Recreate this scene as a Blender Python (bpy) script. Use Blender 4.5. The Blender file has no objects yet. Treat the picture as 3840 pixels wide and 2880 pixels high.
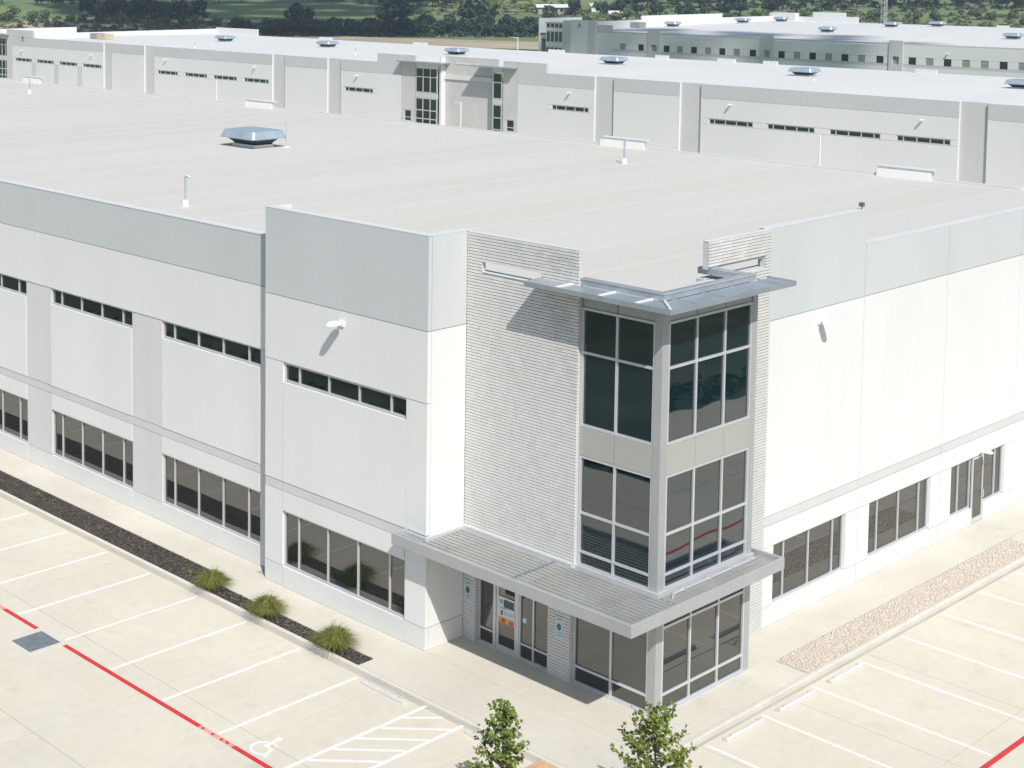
import bpy, math, random
from mathutils import Vector, Matrix, noise
random.seed(11)
SC = bpy.context.scene
COL = SC.collection
PI = math.pi

# ---------------------------------------------------------------- camera, sky, sun, exposure
cam = bpy.data.cameras.new('camera')
cam.sensor_width = 36.0
cam.lens = 54.807
cam.shift_x = 0.20052
cam.shift_y = -0.28535
cam.clip_start = 0.5
cam.clip_end = 20000
cam_o = bpy.data.objects.new('camera', cam)
COL.objects.link(cam_o)
RT = Vector((0.749845, -0.661598, 0.004556)); DN = Vector((-0.048889, -0.062274, -0.996861)); FW = Vector((0.659804, 0.747269, -0.079041))
CAM = Vector((-36.981, -26.340, 21.9))
cam_o.matrix_world = Matrix(((RT.x, -DN.x, -FW.x, CAM.x), (RT.y, -DN.y, -FW.y, CAM.y), (RT.z, -DN.z, -FW.z, CAM.z), (0, 0, 0, 1)))
SC.camera = cam_o

TO_SUN = Vector((-1.74, -2.83, 3.47)).normalized()
world = bpy.data.worlds.new('World')
SC.world = world
world.use_nodes = True
wn = world.node_tree.nodes
sky = wn.new('ShaderNodeTexSky')
sky.sky_type = 'NISHITA'
sky.sun_disc = False
sky.sun_elevation = math.asin(TO_SUN.z)
sky.sun_rotation = math.atan2(TO_SUN.x, TO_SUN.y) % (2 * PI)
sky.air_density = 1.0
sky.dust_density = 1.2
sky.ozone_density = 1.0
world.node_tree.links.new(sky.outputs[0], wn['Background'].inputs[0])
wn['Background'].inputs[1].default_value = 0.10
sun = bpy.data.lights.new('sun', 'SUN')
sun.energy = 4.0
sun.angle = math.radians(0.53)
sun.color = (1.0, 0.955, 0.89)
sun_o = bpy.data.objects.new('sun', sun)
COL.objects.link(sun_o)
sun_o.location = (0, 0, 60)
sun_o.rotation_euler = TO_SUN.to_track_quat('Z', 'Y').to_euler()
SC.view_settings.view_transform = 'Standard'
SC.view_settings.look = 'None'
SC.view_settings.gamma = 1.0
SC.view_settings.exposure = 0.21
SC.view_settings.use_curve_mapping = False
HAZE = 0.0002
SC.cycles.max_bounces = 8
SC.cycles.diffuse_bounces = 4
SC.cycles.sample_clamp_indirect = 6.0

# ---------------------------------------------------------------- materials
def lnk(nt, a, b): nt.links.new(a, b)

def mat(name, col, rough=0.8, var=0.06, scale=0.6, fine=0.0, fscale=14.0, metal=0.0, bump=0.0, bscale=60.0,
        stretch=(1, 1, 1), ior=1.45, obj_var=0.0, tint=None, spec=0.5, local=False, fstretch=None, spots=0.0):
    """Principled surface whose colour wanders by noise: large patches (var/scale), fine grain (fine/fscale), per-object shift."""
    m = bpy.data.materials.new(name)
    m.use_nodes = True
    nt = m.node_tree
    b = nt.nodes['Principled BSDF']
    b.inputs['Roughness'].default_value = rough
    b.inputs['Metallic'].default_value = metal
    b.inputs['IOR'].default_value = ior
    b.inputs['Specular IOR Level'].default_value = spec
    if local:
        src = nt.nodes.new('ShaderNodeTexCoord').outputs['Object']
    else:
        src = nt.nodes.new('ShaderNodeNewGeometry').outputs['Position']
    mp = nt.nodes.new('ShaderNodeMapping')
    mp.inputs['Scale'].default_value = stretch
    lnk(nt, src, mp.inputs[0])
    n1 = nt.nodes.new('ShaderNodeTexNoise')
    n1.inputs['Scale'].default_value = scale
    n1.inputs['Detail'].default_value = 5
    lnk(nt, mp.outputs[0], n1.inputs['Vector'])
    r = nt.nodes.new('ShaderNodeMapRange')
    r.inputs[1].default_value = 0.3; r.inputs[2].default_value = 0.7
    r.inputs[3].default_value = 1 - var; r.inputs[4].default_value = 1 + var
    lnk(nt, n1.outputs[0], r.inputs[0])
    val = r.outputs[0]
    if fine:
        n2 = nt.nodes.new('ShaderNodeTexNoise')
        n2.inputs['Scale'].default_value = fscale
        n2.inputs['Detail'].default_value = 3
        if fstretch:
            mp2 = nt.nodes.new('ShaderNodeMapping'); mp2.inputs['Scale'].default_value = fstretch
            lnk(nt, src, mp2.inputs[0]); lnk(nt, mp2.outputs[0], n2.inputs['Vector'])
        else: lnk(nt, src, n2.inputs['Vector'])
        r2 = nt.nodes.new('ShaderNodeMapRange')
        r2.inputs[1].default_value = 0.3; r2.inputs[2].default_value = 0.7
        r2.inputs[3].default_value = 1 - fine; r2.inputs[4].default_value = 1 + fine
        lnk(nt, n2.outputs[0], r2.inputs[0])
        mu = nt.nodes.new('ShaderNodeMath'); mu.operation = 'MULTIPLY'
        lnk(nt, val, mu.inputs[0]); lnk(nt, r2.outputs[0], mu.inputs[1])
        val = mu.outputs[0]
    if spots:
        n5 = nt.nodes.new('ShaderNodeTexNoise'); n5.inputs['Scale'].default_value = .8; n5.inputs['Detail'].default_value = 3
        lnk(nt, src, n5.inputs['Vector'])
        r5 = nt.nodes.new('ShaderNodeMapRange'); r5.inputs[1].default_value = .62; r5.inputs[2].default_value = .76
        r5.inputs[3].default_value = 1; r5.inputs[4].default_value = 1 - spots
        lnk(nt, n5.outputs[0], r5.inputs[0])
        mu = nt.nodes.new('ShaderNodeMath'); mu.operation = 'MULTIPLY'
        lnk(nt, val, mu.inputs[0]); lnk(nt, r5.outputs[0], mu.inputs[1]); val = mu.outputs[0]
    if obj_var:
        oi = nt.nodes.new('ShaderNodeObjectInfo')
        r3 = nt.nodes.new('ShaderNodeMapRange')
        r3.inputs[3].default_value = 1 - obj_var; r3.inputs[4].default_value = 1 + obj_var
        lnk(nt, oi.outputs['Random'], r3.inputs[0])
        mu = nt.nodes.new('ShaderNodeMath'); mu.operation = 'MULTIPLY'
        lnk(nt, val, mu.inputs[0]); lnk(nt, r3.outputs[0], mu.inputs[1])
        val = mu.outputs[0]
    base = nt.nodes.new('ShaderNodeMix'); base.data_type = 'RGBA'
    base.inputs[6].default_value = (*col, 1); base.inputs[7].default_value = (*(tint or col), 1)
    if tint:
        n3 = nt.nodes.new('ShaderNodeTexNoise'); n3.inputs['Scale'].default_value = scale * 2.3
        n3.inputs['Detail'].default_value = 6
        lnk(nt, mp.outputs[0], n3.inputs['Vector'])
        r4 = nt.nodes.new('ShaderNodeMapRange'); r4.inputs[1].default_value = .4; r4.inputs[2].default_value = .66
        lnk(nt, n3.outputs[0], r4.inputs[0]); lnk(nt, r4.outputs[0], base.inputs[0])
    else:
        base.inputs[0].default_value = 0
    mx = nt.nodes.new('ShaderNodeVectorMath'); mx.operation = 'SCALE'
    lnk(nt, base.outputs[2], mx.inputs[0]); lnk(nt, val, mx.inputs['Scale'])
    lnk(nt, mx.outputs[0], b.inputs['Base Color'])
    if bump:
        n4 = nt.nodes.new('ShaderNodeTexNoise'); n4.inputs['Scale'].default_value = bscale
        n4.inputs['Detail'].default_value = 4
        lnk(nt, src, n4.inputs['Vector'])
        bp = nt.nodes.new('ShaderNodeBump'); bp.inputs['Strength'].default_value = bump; bp.inputs['Distance'].default_value = 0.02
        lnk(nt, n4.outputs[0], bp.inputs['Height']); lnk(nt, bp.outputs[0], b.inputs['Normal'])
    return m

def glass_mat(name, col, ior, warp=0.02):
    m = bpy.data.materials.new(name)
    m.use_nodes = True
    nt = m.node_tree
    b = nt.nodes['Principled BSDF']
    b.inputs['Base Color'].default_value = (*col, 1)
    b.inputs['Roughness'].default_value = 0.015
    b.inputs['IOR'].default_value = ior
    g = nt.nodes.new('ShaderNodeNewGeometry')
    n = nt.nodes.new('ShaderNodeTexNoise'); n.inputs['Scale'].default_value = 0.5; n.inputs['Detail'].default_value = 0
    lnk(nt, g.outputs['Position'], n.inputs['Vector'])
    bp = nt.nodes.new('ShaderNodeBump'); bp.inputs['Strength'].default_value = 1.0; bp.inputs['Distance'].default_value = warp
    lnk(nt, n.outputs[0], bp.inputs['Height']); lnk(nt, bp.outputs[0], b.inputs['Normal'])
    return m

M = {}
M['white'] = mat('white_paint', (.69, .70, .695), .75, .022, .35, .012, 1, stretch=(1, 1, .35), fstretch=(3, 3, .10), bump=.08, bscale=40)
M['pier'] = mat('light_grey_paint', (.60, .605, .605), .75, .03, .5, .02, 8, stretch=(2.5, 2.5, .12), bump=.08, bscale=40)
M['belt'] = mat('belt_grey_paint', (.57, .575, .575), .75, .03, .5, bump=.05)
M['band'] = mat('cool_grey_paint', (.525, .55, .56), .75, .035, .3, .012, 1, stretch=(1, 1, .4), fstretch=(3, 3, .10), bump=.08, bscale=40)
M['base'] = mat('base_grey_paint', (.66, .665, .66), .85, .03, .5, .04, 12, bump=.25, bscale=30)
M['joint'] = mat('wall_joint', (.52, .52, .51), .9, .05)
M['brick'] = mat('pale_brick', (.60, .60, .585), .9, .05, 3., .05, 25, obj_var=.07, bump=.3, bscale=50)
M['mortar'] = mat('mortar', (.52, .53, .53), .95, .05, 3.)
M['cap'] = mat('coping_metal', (.66, .67, .67), .45, .03, .6)
M['upstand'] = mat('bright_white_membrane', (.66, .66, .64), .8, .03, 1.)
M['alu'] = mat('clear_aluminium', (.60, .62, .64), .42, .04, 1.5, metal=.35)
M['steel'] = mat('zinc_steel', (.44, .49, .53), .38, .10, 1.3, .05, 9, metal=.55)
M['deck'] = mat('deck_steel', (.37, .385, .385), .5, .08, 1.2, .05, 9, metal=.3, tint=(.385, .38, .355))
M['fascia'] = mat('fascia_grey', (.40, .41, .415), .55, .04, 1.0, .02, 10, metal=.2)
M['spandrel'] = mat('spandrel_panel', (.385, .385, .365), .55, .03, .8)
M['glass'] = glass_mat('dark_glass', (.009, .014, .014), 2.2, .006)
M['glass_teal'] = glass_mat('teal_glass', (.006, .019, .024), 2.1, .011)
M['roof'] = mat('roof_membrane', (.565, .56, .525), .85, .02, .10, .02, 5, stretch=(.15, 1, 1), obj_var=.010, tint=(.555, .545, .495))
M['seam'] = mat('membrane_seam', (.568, .563, .53), .85, .03, .5)
M['roof_far'] = mat('roof_membrane_clean', (.64, .65, .635), .8, .03, .1, stretch=(.15, 1, 1))
M['concrete'] = mat('lot_concrete', (.60, .57, .485), .9, .045, .22, .03, 3.5, obj_var=.02, tint=(.615, .57, .47), spots=.10, bump=.12, bscale=90)
M['walk'] = mat('walk_concrete', (.59, .565, .49), .9, .05, .3, .025, 4, obj_var=.012, tint=(.575, .545, .47), spots=.08, bump=.1, bscale=90)
M['scuff'] = mat('tyre_scuff', (.40, .36, .31), .9, .1, 9.)
M['kerb'] = mat('kerb_concrete', (.60, .58, .52), .9, .05, .8, .03, 6)
M['lotjoint'] = mat('lot_joint', (.42, .40, .355), .95, .1, 1.0)
M['linepaint'] = mat('white_line_paint', (.755, .755, .74), .7, .04, 2., .06, 22, tint=(.70, .69, .66))
M['red'] = mat('red_line_paint', (.56, .028, .036), .7, .05, 2., .06, 18, tint=(.58, .045, .05))
M['redstencil'] = mat('stencil_patch_paint', (.66, .33, .29), .8, .10, 5., .1, 20)
M['mulch'] = mat('mulch_soil', (.060, .053, .046), .95, .3, 3., .2, 30, bump=.5, bscale=40)
M['chip'] = mat('mulch_chip', (.068, .059, .052), .95, .4, 9., tint=(.19, .165, .14))
M['rock'] = mat('river_rock', (.575, .515, .44), .9, .12, 7., .1, 40, tint=(.60, .54, .47))
M['gravel'] = mat('rock_bed_sand', (.545, .49, .42), .95, .12, 6., .15, 40)
M['stop'] = mat('wheel_stop_concrete', (.56, .555, .535), .85, .06, 2., .05, 20)
M['grate'] = mat('drain_grate_iron', (.25, .285, .315), .6, .15, 6., metal=.4)
M['lamp'] = mat('lamp_white', (.78, .78, .77), .5, .02)
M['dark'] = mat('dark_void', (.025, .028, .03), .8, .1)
M['throat'] = mat('dark_throat_metal', (.035, .055, .055), .5, .2, 3., metal=.3)
M['galv'] = mat('galvanised_steel', (.40, .485, .555), .36, .12, 1.6, .06, 9, metal=.35)
M['blade'] = mat('grass_blade', (.14, .17, .025), .6, .3, 4., tint=(.24, .235, .08), spec=.3)
M['leaf'] = mat('tree_leaf', (.115, .17, .025), .55, .3, 5., tint=(.19, .23, .06), spec=.35)
M['bark'] = mat('tree_bark', (.11, .085, .065), .9, .25, 8.)
M['signw'] = mat('sign_pale_blue', (.50, .60, .68), .5, .03)
M['signd'] = mat('sign_slate', (.09, .13, .16), .5, .1)
M['pwhite'] = mat('poster_white', (.66, .70, .73), .4, .03)
M['pteal'] = mat('poster_teal', (.055, .10, .09), .4, .1)
M['pred'] = mat('poster_red', (.60, .06, .06), .4, .05)
M['porange'] = mat('poster_orange', (.62, .36, .10), .4, .05)
M['pblue'] = mat('poster_blue', (.22, .33, .42), .4, .05)
M['crown_dark'] = mat('oak_leaf', (.020, .042, .026), .7, .35, .5, .2, 4, obj_var=.25, tint=(.030, .054, .030))
M['crown_mid'] = mat('brush_leaf', (.075, .10, .042), .7, .35, .4, .2, 4, obj_var=.3, tint=(.11, .12, .055))
M['crown_light'] = mat('young_leaf', (.13, .17, .035), .7, .3, .4, .2, 4, obj_var=.25, tint=(.17, .18, .06))
M['lawn'] = mat('roadside_grass', (.040, .062, .034), .95, .3, .07, .1, .5, tint=(.10, .105, .07))
M['dirt'] = mat('bare_dirt', (.36, .31, .20), .95, .15, .03, .08, .4, tint=(.42, .36, .27))
M['farwall'] = mat('far_white_paint', (.66, .67, .675), .75, .04, .08, stretch=(1, 1, .3))
M['farband'] = mat('far_grey_paint', (.52, .525, .54), .75, .04, .08)
M['farrecess'] = mat('far_recess_grey', (.54, .545, .55), .75, .04, .1)
M['farbrick'] = mat('far_brick', (.53, .525, .52), .9, .05, .4, .04, 3)
M['dockgrey'] = mat('dock_door_grey', (.27, .29, .29), .6, .08, .6)
M['hill'] = None
M['cloud'] = mat('cloud_white', (.85, .86, .88), 1., .05, .02)

# ---------------------------------------------------------------- mesh helpers
class MB:
    def __init__(s): s.v = []; s.f = []; s.m = []
    def face(s, pts, mi=0):
        n = len(s.v); s.v += [tuple(p) for p in pts]; s.f.append(tuple(range(n, n + len(pts)))); s.m.append(mi)
    def box(s, x0, x1, y0, y1, z0, z1, mi=0):
        n = len(s.v)
        s.v += [(x0, y0, z0), (x1, y0, z0), (x1, y1, z0), (x0, y1, z0), (x0, y0, z1), (x1, y0, z1), (x1, y1, z1), (x0, y1, z1)]
        for q in ((0, 3, 2, 1), (4, 5, 6, 7), (0, 1, 5, 4), (1, 2, 6, 5), (2, 3, 7, 6), (3, 0, 4, 7)):
            s.f.append(tuple(n + i for i in q)); s.m.append(mi)
    def prism(s, poly, z0, z1, mi=0):
        n = len(s.v); k = len(poly)
        s.v += [(p[0], p[1], z0) for p in poly] + [(p[0], p[1], z1) for p in poly]
        s.f.append(tuple(n + i for i in reversed(range(k)))); s.m.append(mi)
        s.f.append(tuple(n + k + i for i in range(k))); s.m.append(mi)
        for i in range(k):
            j = (i + 1) % k
            s.f.append((n + i, n + j, n + k + j, n + k + i)); s.m.append(mi)
    def frustum(s, r0, z0, r1, z1, mi=0, cap=True):
        """r = (x0,x1,y0,y1,chamfer): eight-sided ring at z0 to ring at z1"""
        def ring(r, z):
            x0, x1, y0, y1, c = r
            return [(x0 + c, y0, z), (x1 - c, y0, z), (x1, y0 + c, z), (x1, y1 - c, z), (x1 - c, y1, z), (x0 + c, y1, z), (x0, y1 - c, z), (x0, y0 + c, z)]
        n = len(s.v); s.v += ring(r0, z0) + ring(r1, z1)
        for i in range(8):
            j = (i + 1) % 8
            s.f.append((n + i, n + j, n + 8 + j, n + 8 + i)); s.m.append(mi)
        if cap:
            s.f.append(tuple(n + 8 + i for i in range(8))); s.m.append(mi)
            s.f.append(tuple(n + i for i in reversed(range(8)))); s.m.append(mi)
    def tube(s, pts, rad, n=8, mi=0):
        pts = [Vector(p) for p in pts]
        if not hasattr(rad, '__len__'): rad = [rad] * len(pts)
        base = len(s.v)
        for i, p in enumerate(pts):
            d = (pts[min(i + 1, len(pts) - 1)] - pts[max(i - 1, 0)]).normalized()
            a = d.orthogonal().normalized(); b = d.cross(a)
            for k in range(n):
                t = 2 * PI * k / n
                s.v.append(tuple(p + (a * math.cos(t) + b * math.sin(t)) * rad[i]))
        for i in range(len(pts) - 1):
            for k in range(n):
                j = (k + 1) % n
                s.f.append((base + i * n + k, base + i * n + j, base + (i + 1) * n + j, base + (i + 1) * n + k)); s.m.append(mi)
        s.f.append(tuple(base + k for k in reversed(range(n)))); s.m.append(mi)
        e = base + (len(pts) - 1) * n
        s.f.append(tuple(e + k for k in range(n))); s.m.append(mi)
    def mesh(s, name, mats):
        me = bpy.data.meshes.new(name)
        me.from_pydata(s.v, [], s.f)
        for m in (mats if isinstance(mats, (list, tuple)) else [mats]): me.materials.append(m)
        if any(s.m): me.polygons.foreach_set('material_index', s.m)
        me.update()
        return me
    def build(s, name, mats, parent=None, smooth=False):
        me = s.mesh(name, mats)
        if smooth: me.polygons.foreach_set('use_smooth', [True] * len(me.polygons))
        return put(name, me, parent)

def put(name, me, parent=None, loc=None, rotz=0.0):
    """Link a mesh as an object; a mesh built in world coordinates is shifted to hang under its parent's own origin."""
    o = bpy.data.objects.new(name, me)
    COL.objects.link(o)
    if parent is not None: o.parent = parent
    off = wloc(parent) if parent is not None else Vector((0, 0, 0))
    o.location = (Vector(loc) if loc is not None else Vector((0, 0, 0))) - off
    o.rotation_euler = (0, 0, rotz)
    return o

def wloc(o):
    p = Vector((0, 0, 0))
    while o is not None:
        p += o.location; o = o.parent
    return p

def tag(o, label=None, cat=None, group=None, kind=None):
    if label: o['label'] = label
    if cat: o['category'] = cat
    if group: o['group'] = group
    if kind: o['kind'] = kind
    return o

def empty(name, loc, label, cat, group=None, rotz=0):
    o = bpy.data.objects.new(name, None)
    o.empty_display_size = 0.3
    COL.objects.link(o); o.location = loc; o.rotation_euler = (0, 0, rotz)
    return tag(o, label, cat, group)

def kids(o): return list(o.children)
def copy_tree(o, parent=None):
    c = o.copy(); COL.objects.link(c)
    c.parent = parent
    for k in kids(o): copy_tree(k, c)
    return c

BOX = {}
def unit_box(m):
    if m.name not in BOX:
        b = MB(); b.box(0, 1, 0, 1, 0, 1); BOX[m.name] = b.mesh('panel_' + m.name, m)
    return BOX[m.name]

def slab(name, m, parent, x0, x1, y0, y1, z0, z1):
    b = MB(); b.box(x0, x1, y0, y1, z0, z1)
    return b.build(name, m, parent)

G = .012
def plateX(par, X, y0, y1, z0, z1, m, t=.16, name='wall_panel', d=0.):
    return slab(name, m, par, X + d, X + t, y0 + G, y1 - G, z0 + G, z1 - G)
def plateY(par, Y, x0, x1, z0, z1, m, t=.16, name='wall_panel', d=0.):
    return slab(name, m, par, x0 + G, x1 - G, Y + d, Y + t, z0 + G, z1 - G)

# windows: local x = along wall, local y = outward, z up
FR = {}; PA = {}
def window_meshes(w, h, vs, hs, bar, dep, mf, mg):
    key = (round(w, 2), round(h, 2), tuple(round(a, 2) for a in vs), tuple(round(a, 2) for a in hs), bar, mf.name)
    if key not in FR:
        b = MB(); e = bar
        b.box(0, e, -dep, 0, 0, h); b.box(w - e, w, -dep, 0, 0, h)
        b.box(e, w - e, -dep, 0, 0, e); b.box(e, w - e, -dep, 0, h - e, h)
        for v in vs: b.box(v - e / 2, v + e / 2, -dep, -.004, e, h - e)
        xs = [e] + [q for v in vs for q in (v - e / 2, v + e / 2)] + [w - e]
        for z in hs:
            for i in range(0, len(xs), 2): b.box(xs[i], xs[i + 1], -dep, -.008, z - e / 2, z + e / 2)
        FR[key] = b.mesh('window_frame', mf)
    return FR[key]
def pane_mesh(w, h, mg):
    key = (round(w, 2), round(h, 2), mg.name)
    if key not in PA:
        b = MB(); b.box(0, w, -.03, 0, 0, h); PA[key] = b.mesh('pane', mg)
    return PA[key]
def window(par, face, pos, u0, u1, z0, z1, vs=(), hs=(), bar=.06, dep=.12, mf=None, mg=None, name='window', shade=None):
    """face 'X': wall looks to -x at x=pos, u = y.  face 'Y': wall looks to -y at y=pos, u = x.  vs/hs in world units."""
    mf = mf or M['alu']; mg = mg or M['glass']
    w = u1 - u0; h = z1 - z0
    if face == 'X':
        lv = [v - u0 for v in vs]; loc = Vector((pos, u0, z0)); rot = PI / 2
    else:
        lv = sorted(u1 - v for v in vs); loc = Vector((u1, pos, z0)); rot = PI
    lh = [z - z0 for z in hs]
    fo = put(name, window_meshes(w, h, lv, lh, bar, dep, mf, mg), par, loc, rot)
    xs = [bar] + [q for v in lv for q in (v - bar / 2, v + bar / 2)] + [w - bar]
    zs = [bar] + [q for v in sorted(lh) for q in (v - bar / 2, v + bar / 2)] + [h - bar]
    for i in range(0, len(xs), 2):
        for j in range(0, len(zs), 2):
            p = bpy.data.objects.new('pane', pane_mesh(xs[i + 1] - xs[i], zs[j + 1] - zs[j], mg))
            COL.objects.link(p); p.parent = fo
            p.location = (xs[i], -.055, zs[j])
            p.rotation_euler = (random.uniform(-.0016, .0016), 0, random.uniform(-.0016, .0016))
    return fo

def ss(a, b, t):
    t = min(1, max(0, (t - a) / (b - a))); return t * t * (3 - 2 * t)

# ================================================================ THE GROUND
VP = Vector((-37, -26))
FH = Vector((0.6619, 0.7496)); RH = Vector((0.7496, -0.6619))     # bearing 48.6 deg and its right hand
def field(t, d): return VP + FH * d + RH * (t * d)               # a spot in the hills by bearing and distance from the drone
def ground_h(x, y):
    d = (Vector((x, y)) - VP).length
    h = -.42 - 3.6 * ss(45, 100, x) - 2 * ss(190, 270, x)
    k = ss(560, 820, d)
    h += 14 * ss(620, 1000, d) + k * (5.0 * noise.noise((x * .0045, y * .0045, 3.1)) + 1.6 * noise.noise((x * .016, y * .016, 7.7)))
    return max(-11, min(h + 4 * ss(1200, 2400, d), 18))

def hill_material():
    m = bpy.data.materials.new('hill_grass'); m.use_nodes = True
    nt = m.node_tree; b = nt.nodes['Principled BSDF']; b.inputs['Roughness'].default_value = .95
    b.inputs['Specular IOR Level'].default_value = .1
    g = nt.nodes.new('ShaderNodeNewGeometry')
    def nz(scale, det=6):
        n = nt.nodes.new('ShaderNodeTexNoise'); n.inputs['Scale'].default_value = scale; n.inputs['Detail'].default_value = det
        lnk(nt, g.outputs['Position'], n.inputs['Vector']); return n.outputs[0]
    def ramp(src, stops):
        r = nt.nodes.new('ShaderNodeValToRGB')
        els = r.color_ramp.elements
        els[0].position, els[0].color = stops[0][0], (*stops[0][1], 1)
        els[1].position, els[1].color = stops[1][0], (*stops[1][1], 1)
        for p, c in stops[2:]:
            e = els.new(p); e.color = (*c, 1)
        lnk(nt, src, r.inputs[0]); return r.outputs[0]
    a = ramp(nz(.012), [(.35, (.13, .19, .095)), (.52, (.17, .24, .11)), (.66, (.22, .29, .09))])
    c = ramp(nz(.07), [(.38, (.085, .115, .055)), (.6, (.16, .19, .09)), (.74, (.22, .19, .12))])
    mx = nt.nodes.new('ShaderNodeMix'); mx.data_type = 'RGBA'; mx.inputs[0].default_value = .28
    lnk(nt, a, mx.inputs[6]); lnk(nt, c, mx.inputs[7])
    lnk(nt, mx.outputs[2], b.inputs['Base Color'])
    return m
M['hill'] = hill_material()

def build_terrain():
    b = MB()
    rings = [6, 14, 24, 36, 50, 70, 95, 125, 160, 200, 245, 290, 340, 395, 450, 500, 545] + list(range(575, 1000, 16)) + [1020, 1070, 1140, 1240, 1400, 1650, 2000, 2500]
    angs = []
    a = 0.0
    while a < 360 - 1e-6:
        angs.append(a)
        a += .9 if 15 <= a <= 80 else 3.0
    n = len(angs)
    b.v.append((VP.x, VP.y, -.42))
    for r in rings:
        for a in angs:
            x = VP.x + r * math.cos(math.radians(a)); y = VP.y + r * math.sin(math.radians(a))
            b.v.append((x, y, ground_h(x, y)))
    for k in range(n):
        b.f.append((0, 1 + k, 1 + (k + 1) % n)); b.m.append(0)
    for i in range(len(rings) - 1):
        for k in range(n):
            j = (k + 1) % n
            b.f.append((1 + i * n + k, 1 + (i + 1) * n + k, 1 + (i + 1) * n + j, 1 + i * n + j)); b.m.append(0)
    o = b.build('terrain', M['hill'], smooth=True)
    tag(o, 'rolling grassy terrain with hills behind the warehouses', None, None, 'structure')
build_terrain()

def drape(name, poly_rows, m, lift):
    """A strip of quads draped on the terrain: rows of (left, right) points."""
    b = MB()
    for i in range(len(poly_rows) - 1):
        (a0, a1), (c0, c1) = poly_rows[i], poly_rows[i + 1]
        for k in range(4):
            p = [Vector(a0).lerp(Vector(a1), k / 4), Vector(a0).lerp(Vector(a1), (k + 1) / 4), Vector(c0).lerp(Vector(c1), (k + 1) / 4), Vector(c0).lerp(Vector(c1), k / 4)]
            b.face([(q.x, q.y, ground_h(q.x, q.y) + lift) for q in p])
    o = b.build(name, m); tag(o, None, None, None, 'structure'); return o
dr = []
for i in range(21):
    t = i / 20
    near = Vector((300, 560)).lerp(Vector((400, 250)), t); far_ = Vector((345, 590)).lerp(Vector((448, 292)), t)
    dr.append((near, far_))
tag(drape('dirt_road', dr, M['dirt'], .35), 'strip of bare tan dirt behind the middle warehouse')

# ---- paving near the corner building
ZL = -.13
LOTJ = dict(x=[-17.4, -14.1, -9.4, -4.5], y=[-18.3, -16, -11.4, -6.8, -2.3, 2.26, 6.83, 11.35, 15.9, 20.6, 25.2, 29.8, 34.4, 39.0, 43.6, 48.2])
b = MB()
b.box(-17.4, -4.35, -18.3, 150, -.40, ZL - .03); b.box(-4.35, 70, -18.3, -1.6, -.40, ZL - .031)
lot = tag(b.build('parking_lot', M['lotjoint']), 'pale concrete parking lot wrapping the corner of the nearest warehouse', None, None, 'structure')
gj = .010
for i in range(3):
    for j in range(len(LOTJ['y']) - 1):
        slab('concrete_slab', M['concrete'], lot, LOTJ['x'][i] + gj, LOTJ['x'][i + 1] - gj + (.0 if i < 2 else .0), LOTJ['y'][j] + gj, LOTJ['y'][j + 1] - gj, ZL - .12, ZL)
slab('concrete_slab', M['concrete'], lot, -17.38, -4.51, 48.22, 150, ZL - .12, ZL)
RX = [-4.5, -.2, 4.3, 9.0, 13.6, 18.2, 22.8, 27.4, 32.0]
RY = [-18.3, -15.9, -11.4, -6.8, -1.75]
for i in range(len(RX) - 1):
    for j in range(4):
        slab('concrete_slab', M['concrete'], lot, RX[i] + gj, RX[i + 1] - gj, RY[j] + gj, RY[j + 1] - gj, ZL - .12, ZL)
slab('concrete_slab', M['concrete'], lot, 32.02, 70, -18.28, -1.76, ZL - .12, ZL)

# sidewalk: base sheet plus slabs
b = MB(); b.box(-4.22, -1.3, 8.2, 150, -.3, -.02); b.box(-4.2, .4, -1.45, 8.2, -.3, -.021); b.box(.4, 70, -1.45, 1.4, -.3, -.022)
walk = tag(b.build('sidewalk', M['lotjoint']), 'concrete sidewalk running along both faces of the nearest warehouse', None, None, 'structure')
gw = .004
def ws(x0, x1, y0, y1): slab('concrete_slab', M['walk'], walk, x0 + gw, x1 - gw, y0 + gw, y1 - gw, -.12, 0)
ys = [8.2, 11.2, 14.0, 16.2]
for a, c in zip(ys[:-1], ys[1:]): ws(-3.53, -1.78, a, c)
ys = [16.2 + 3.05 * i for i in range(12)] + [150]
for a, c in zip(ys[:-1], ys[1:]): ws(-2.91, -1.15, a, c)
xs_ = [-4.2, -1.9, .4]
ysp = [-1.45, .9, 3.5, 5.06, 8.2]
for i in range(2):
    for j in range(4): ws(xs_[i], xs_[i + 1], ysp[j], ysp[j + 1])
xr = [.4, 2.0, 3.9, 6.0] + [6.0 + 2.715 * i for i in range(1, 9)] + [70]
for a, c in zip(xr[:-1], xr[1:]):
    if a < 5.9: ws(a, c, -1.45, 1.4)
    else: ws(a, c, -.26, 1.4)
b = MB(); b.box(22.35, 70, -1.45, -.28, -.12, -.001)
tag(b.build('planting_strip', M['walk']), None, None, None, 'structure')

# kerbs
def kerb(pts, label):
    b = MB()
    w = .15
    for (x0, y0, x1, y1) in pts:
        b.box(min(x0, x1), max(x0, x1), min(y0, y1), max(y0, y1), -.3, .012)
    o = b.build('kerb', M['kerb']); tag(o, label, None, None, 'structure')
    md = o.modifiers.new('round', 'BEVEL'); md.width = .022; md.segments = 2
    return o
kerb([(-4.36, -1.6, -4.21, 48)], 'concrete kerb along the mulch bed and left parking bays')
kerb([(-4.2, -1.61, 60, -1.46)], 'concrete kerb along the rock bed and right parking bays')

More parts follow.
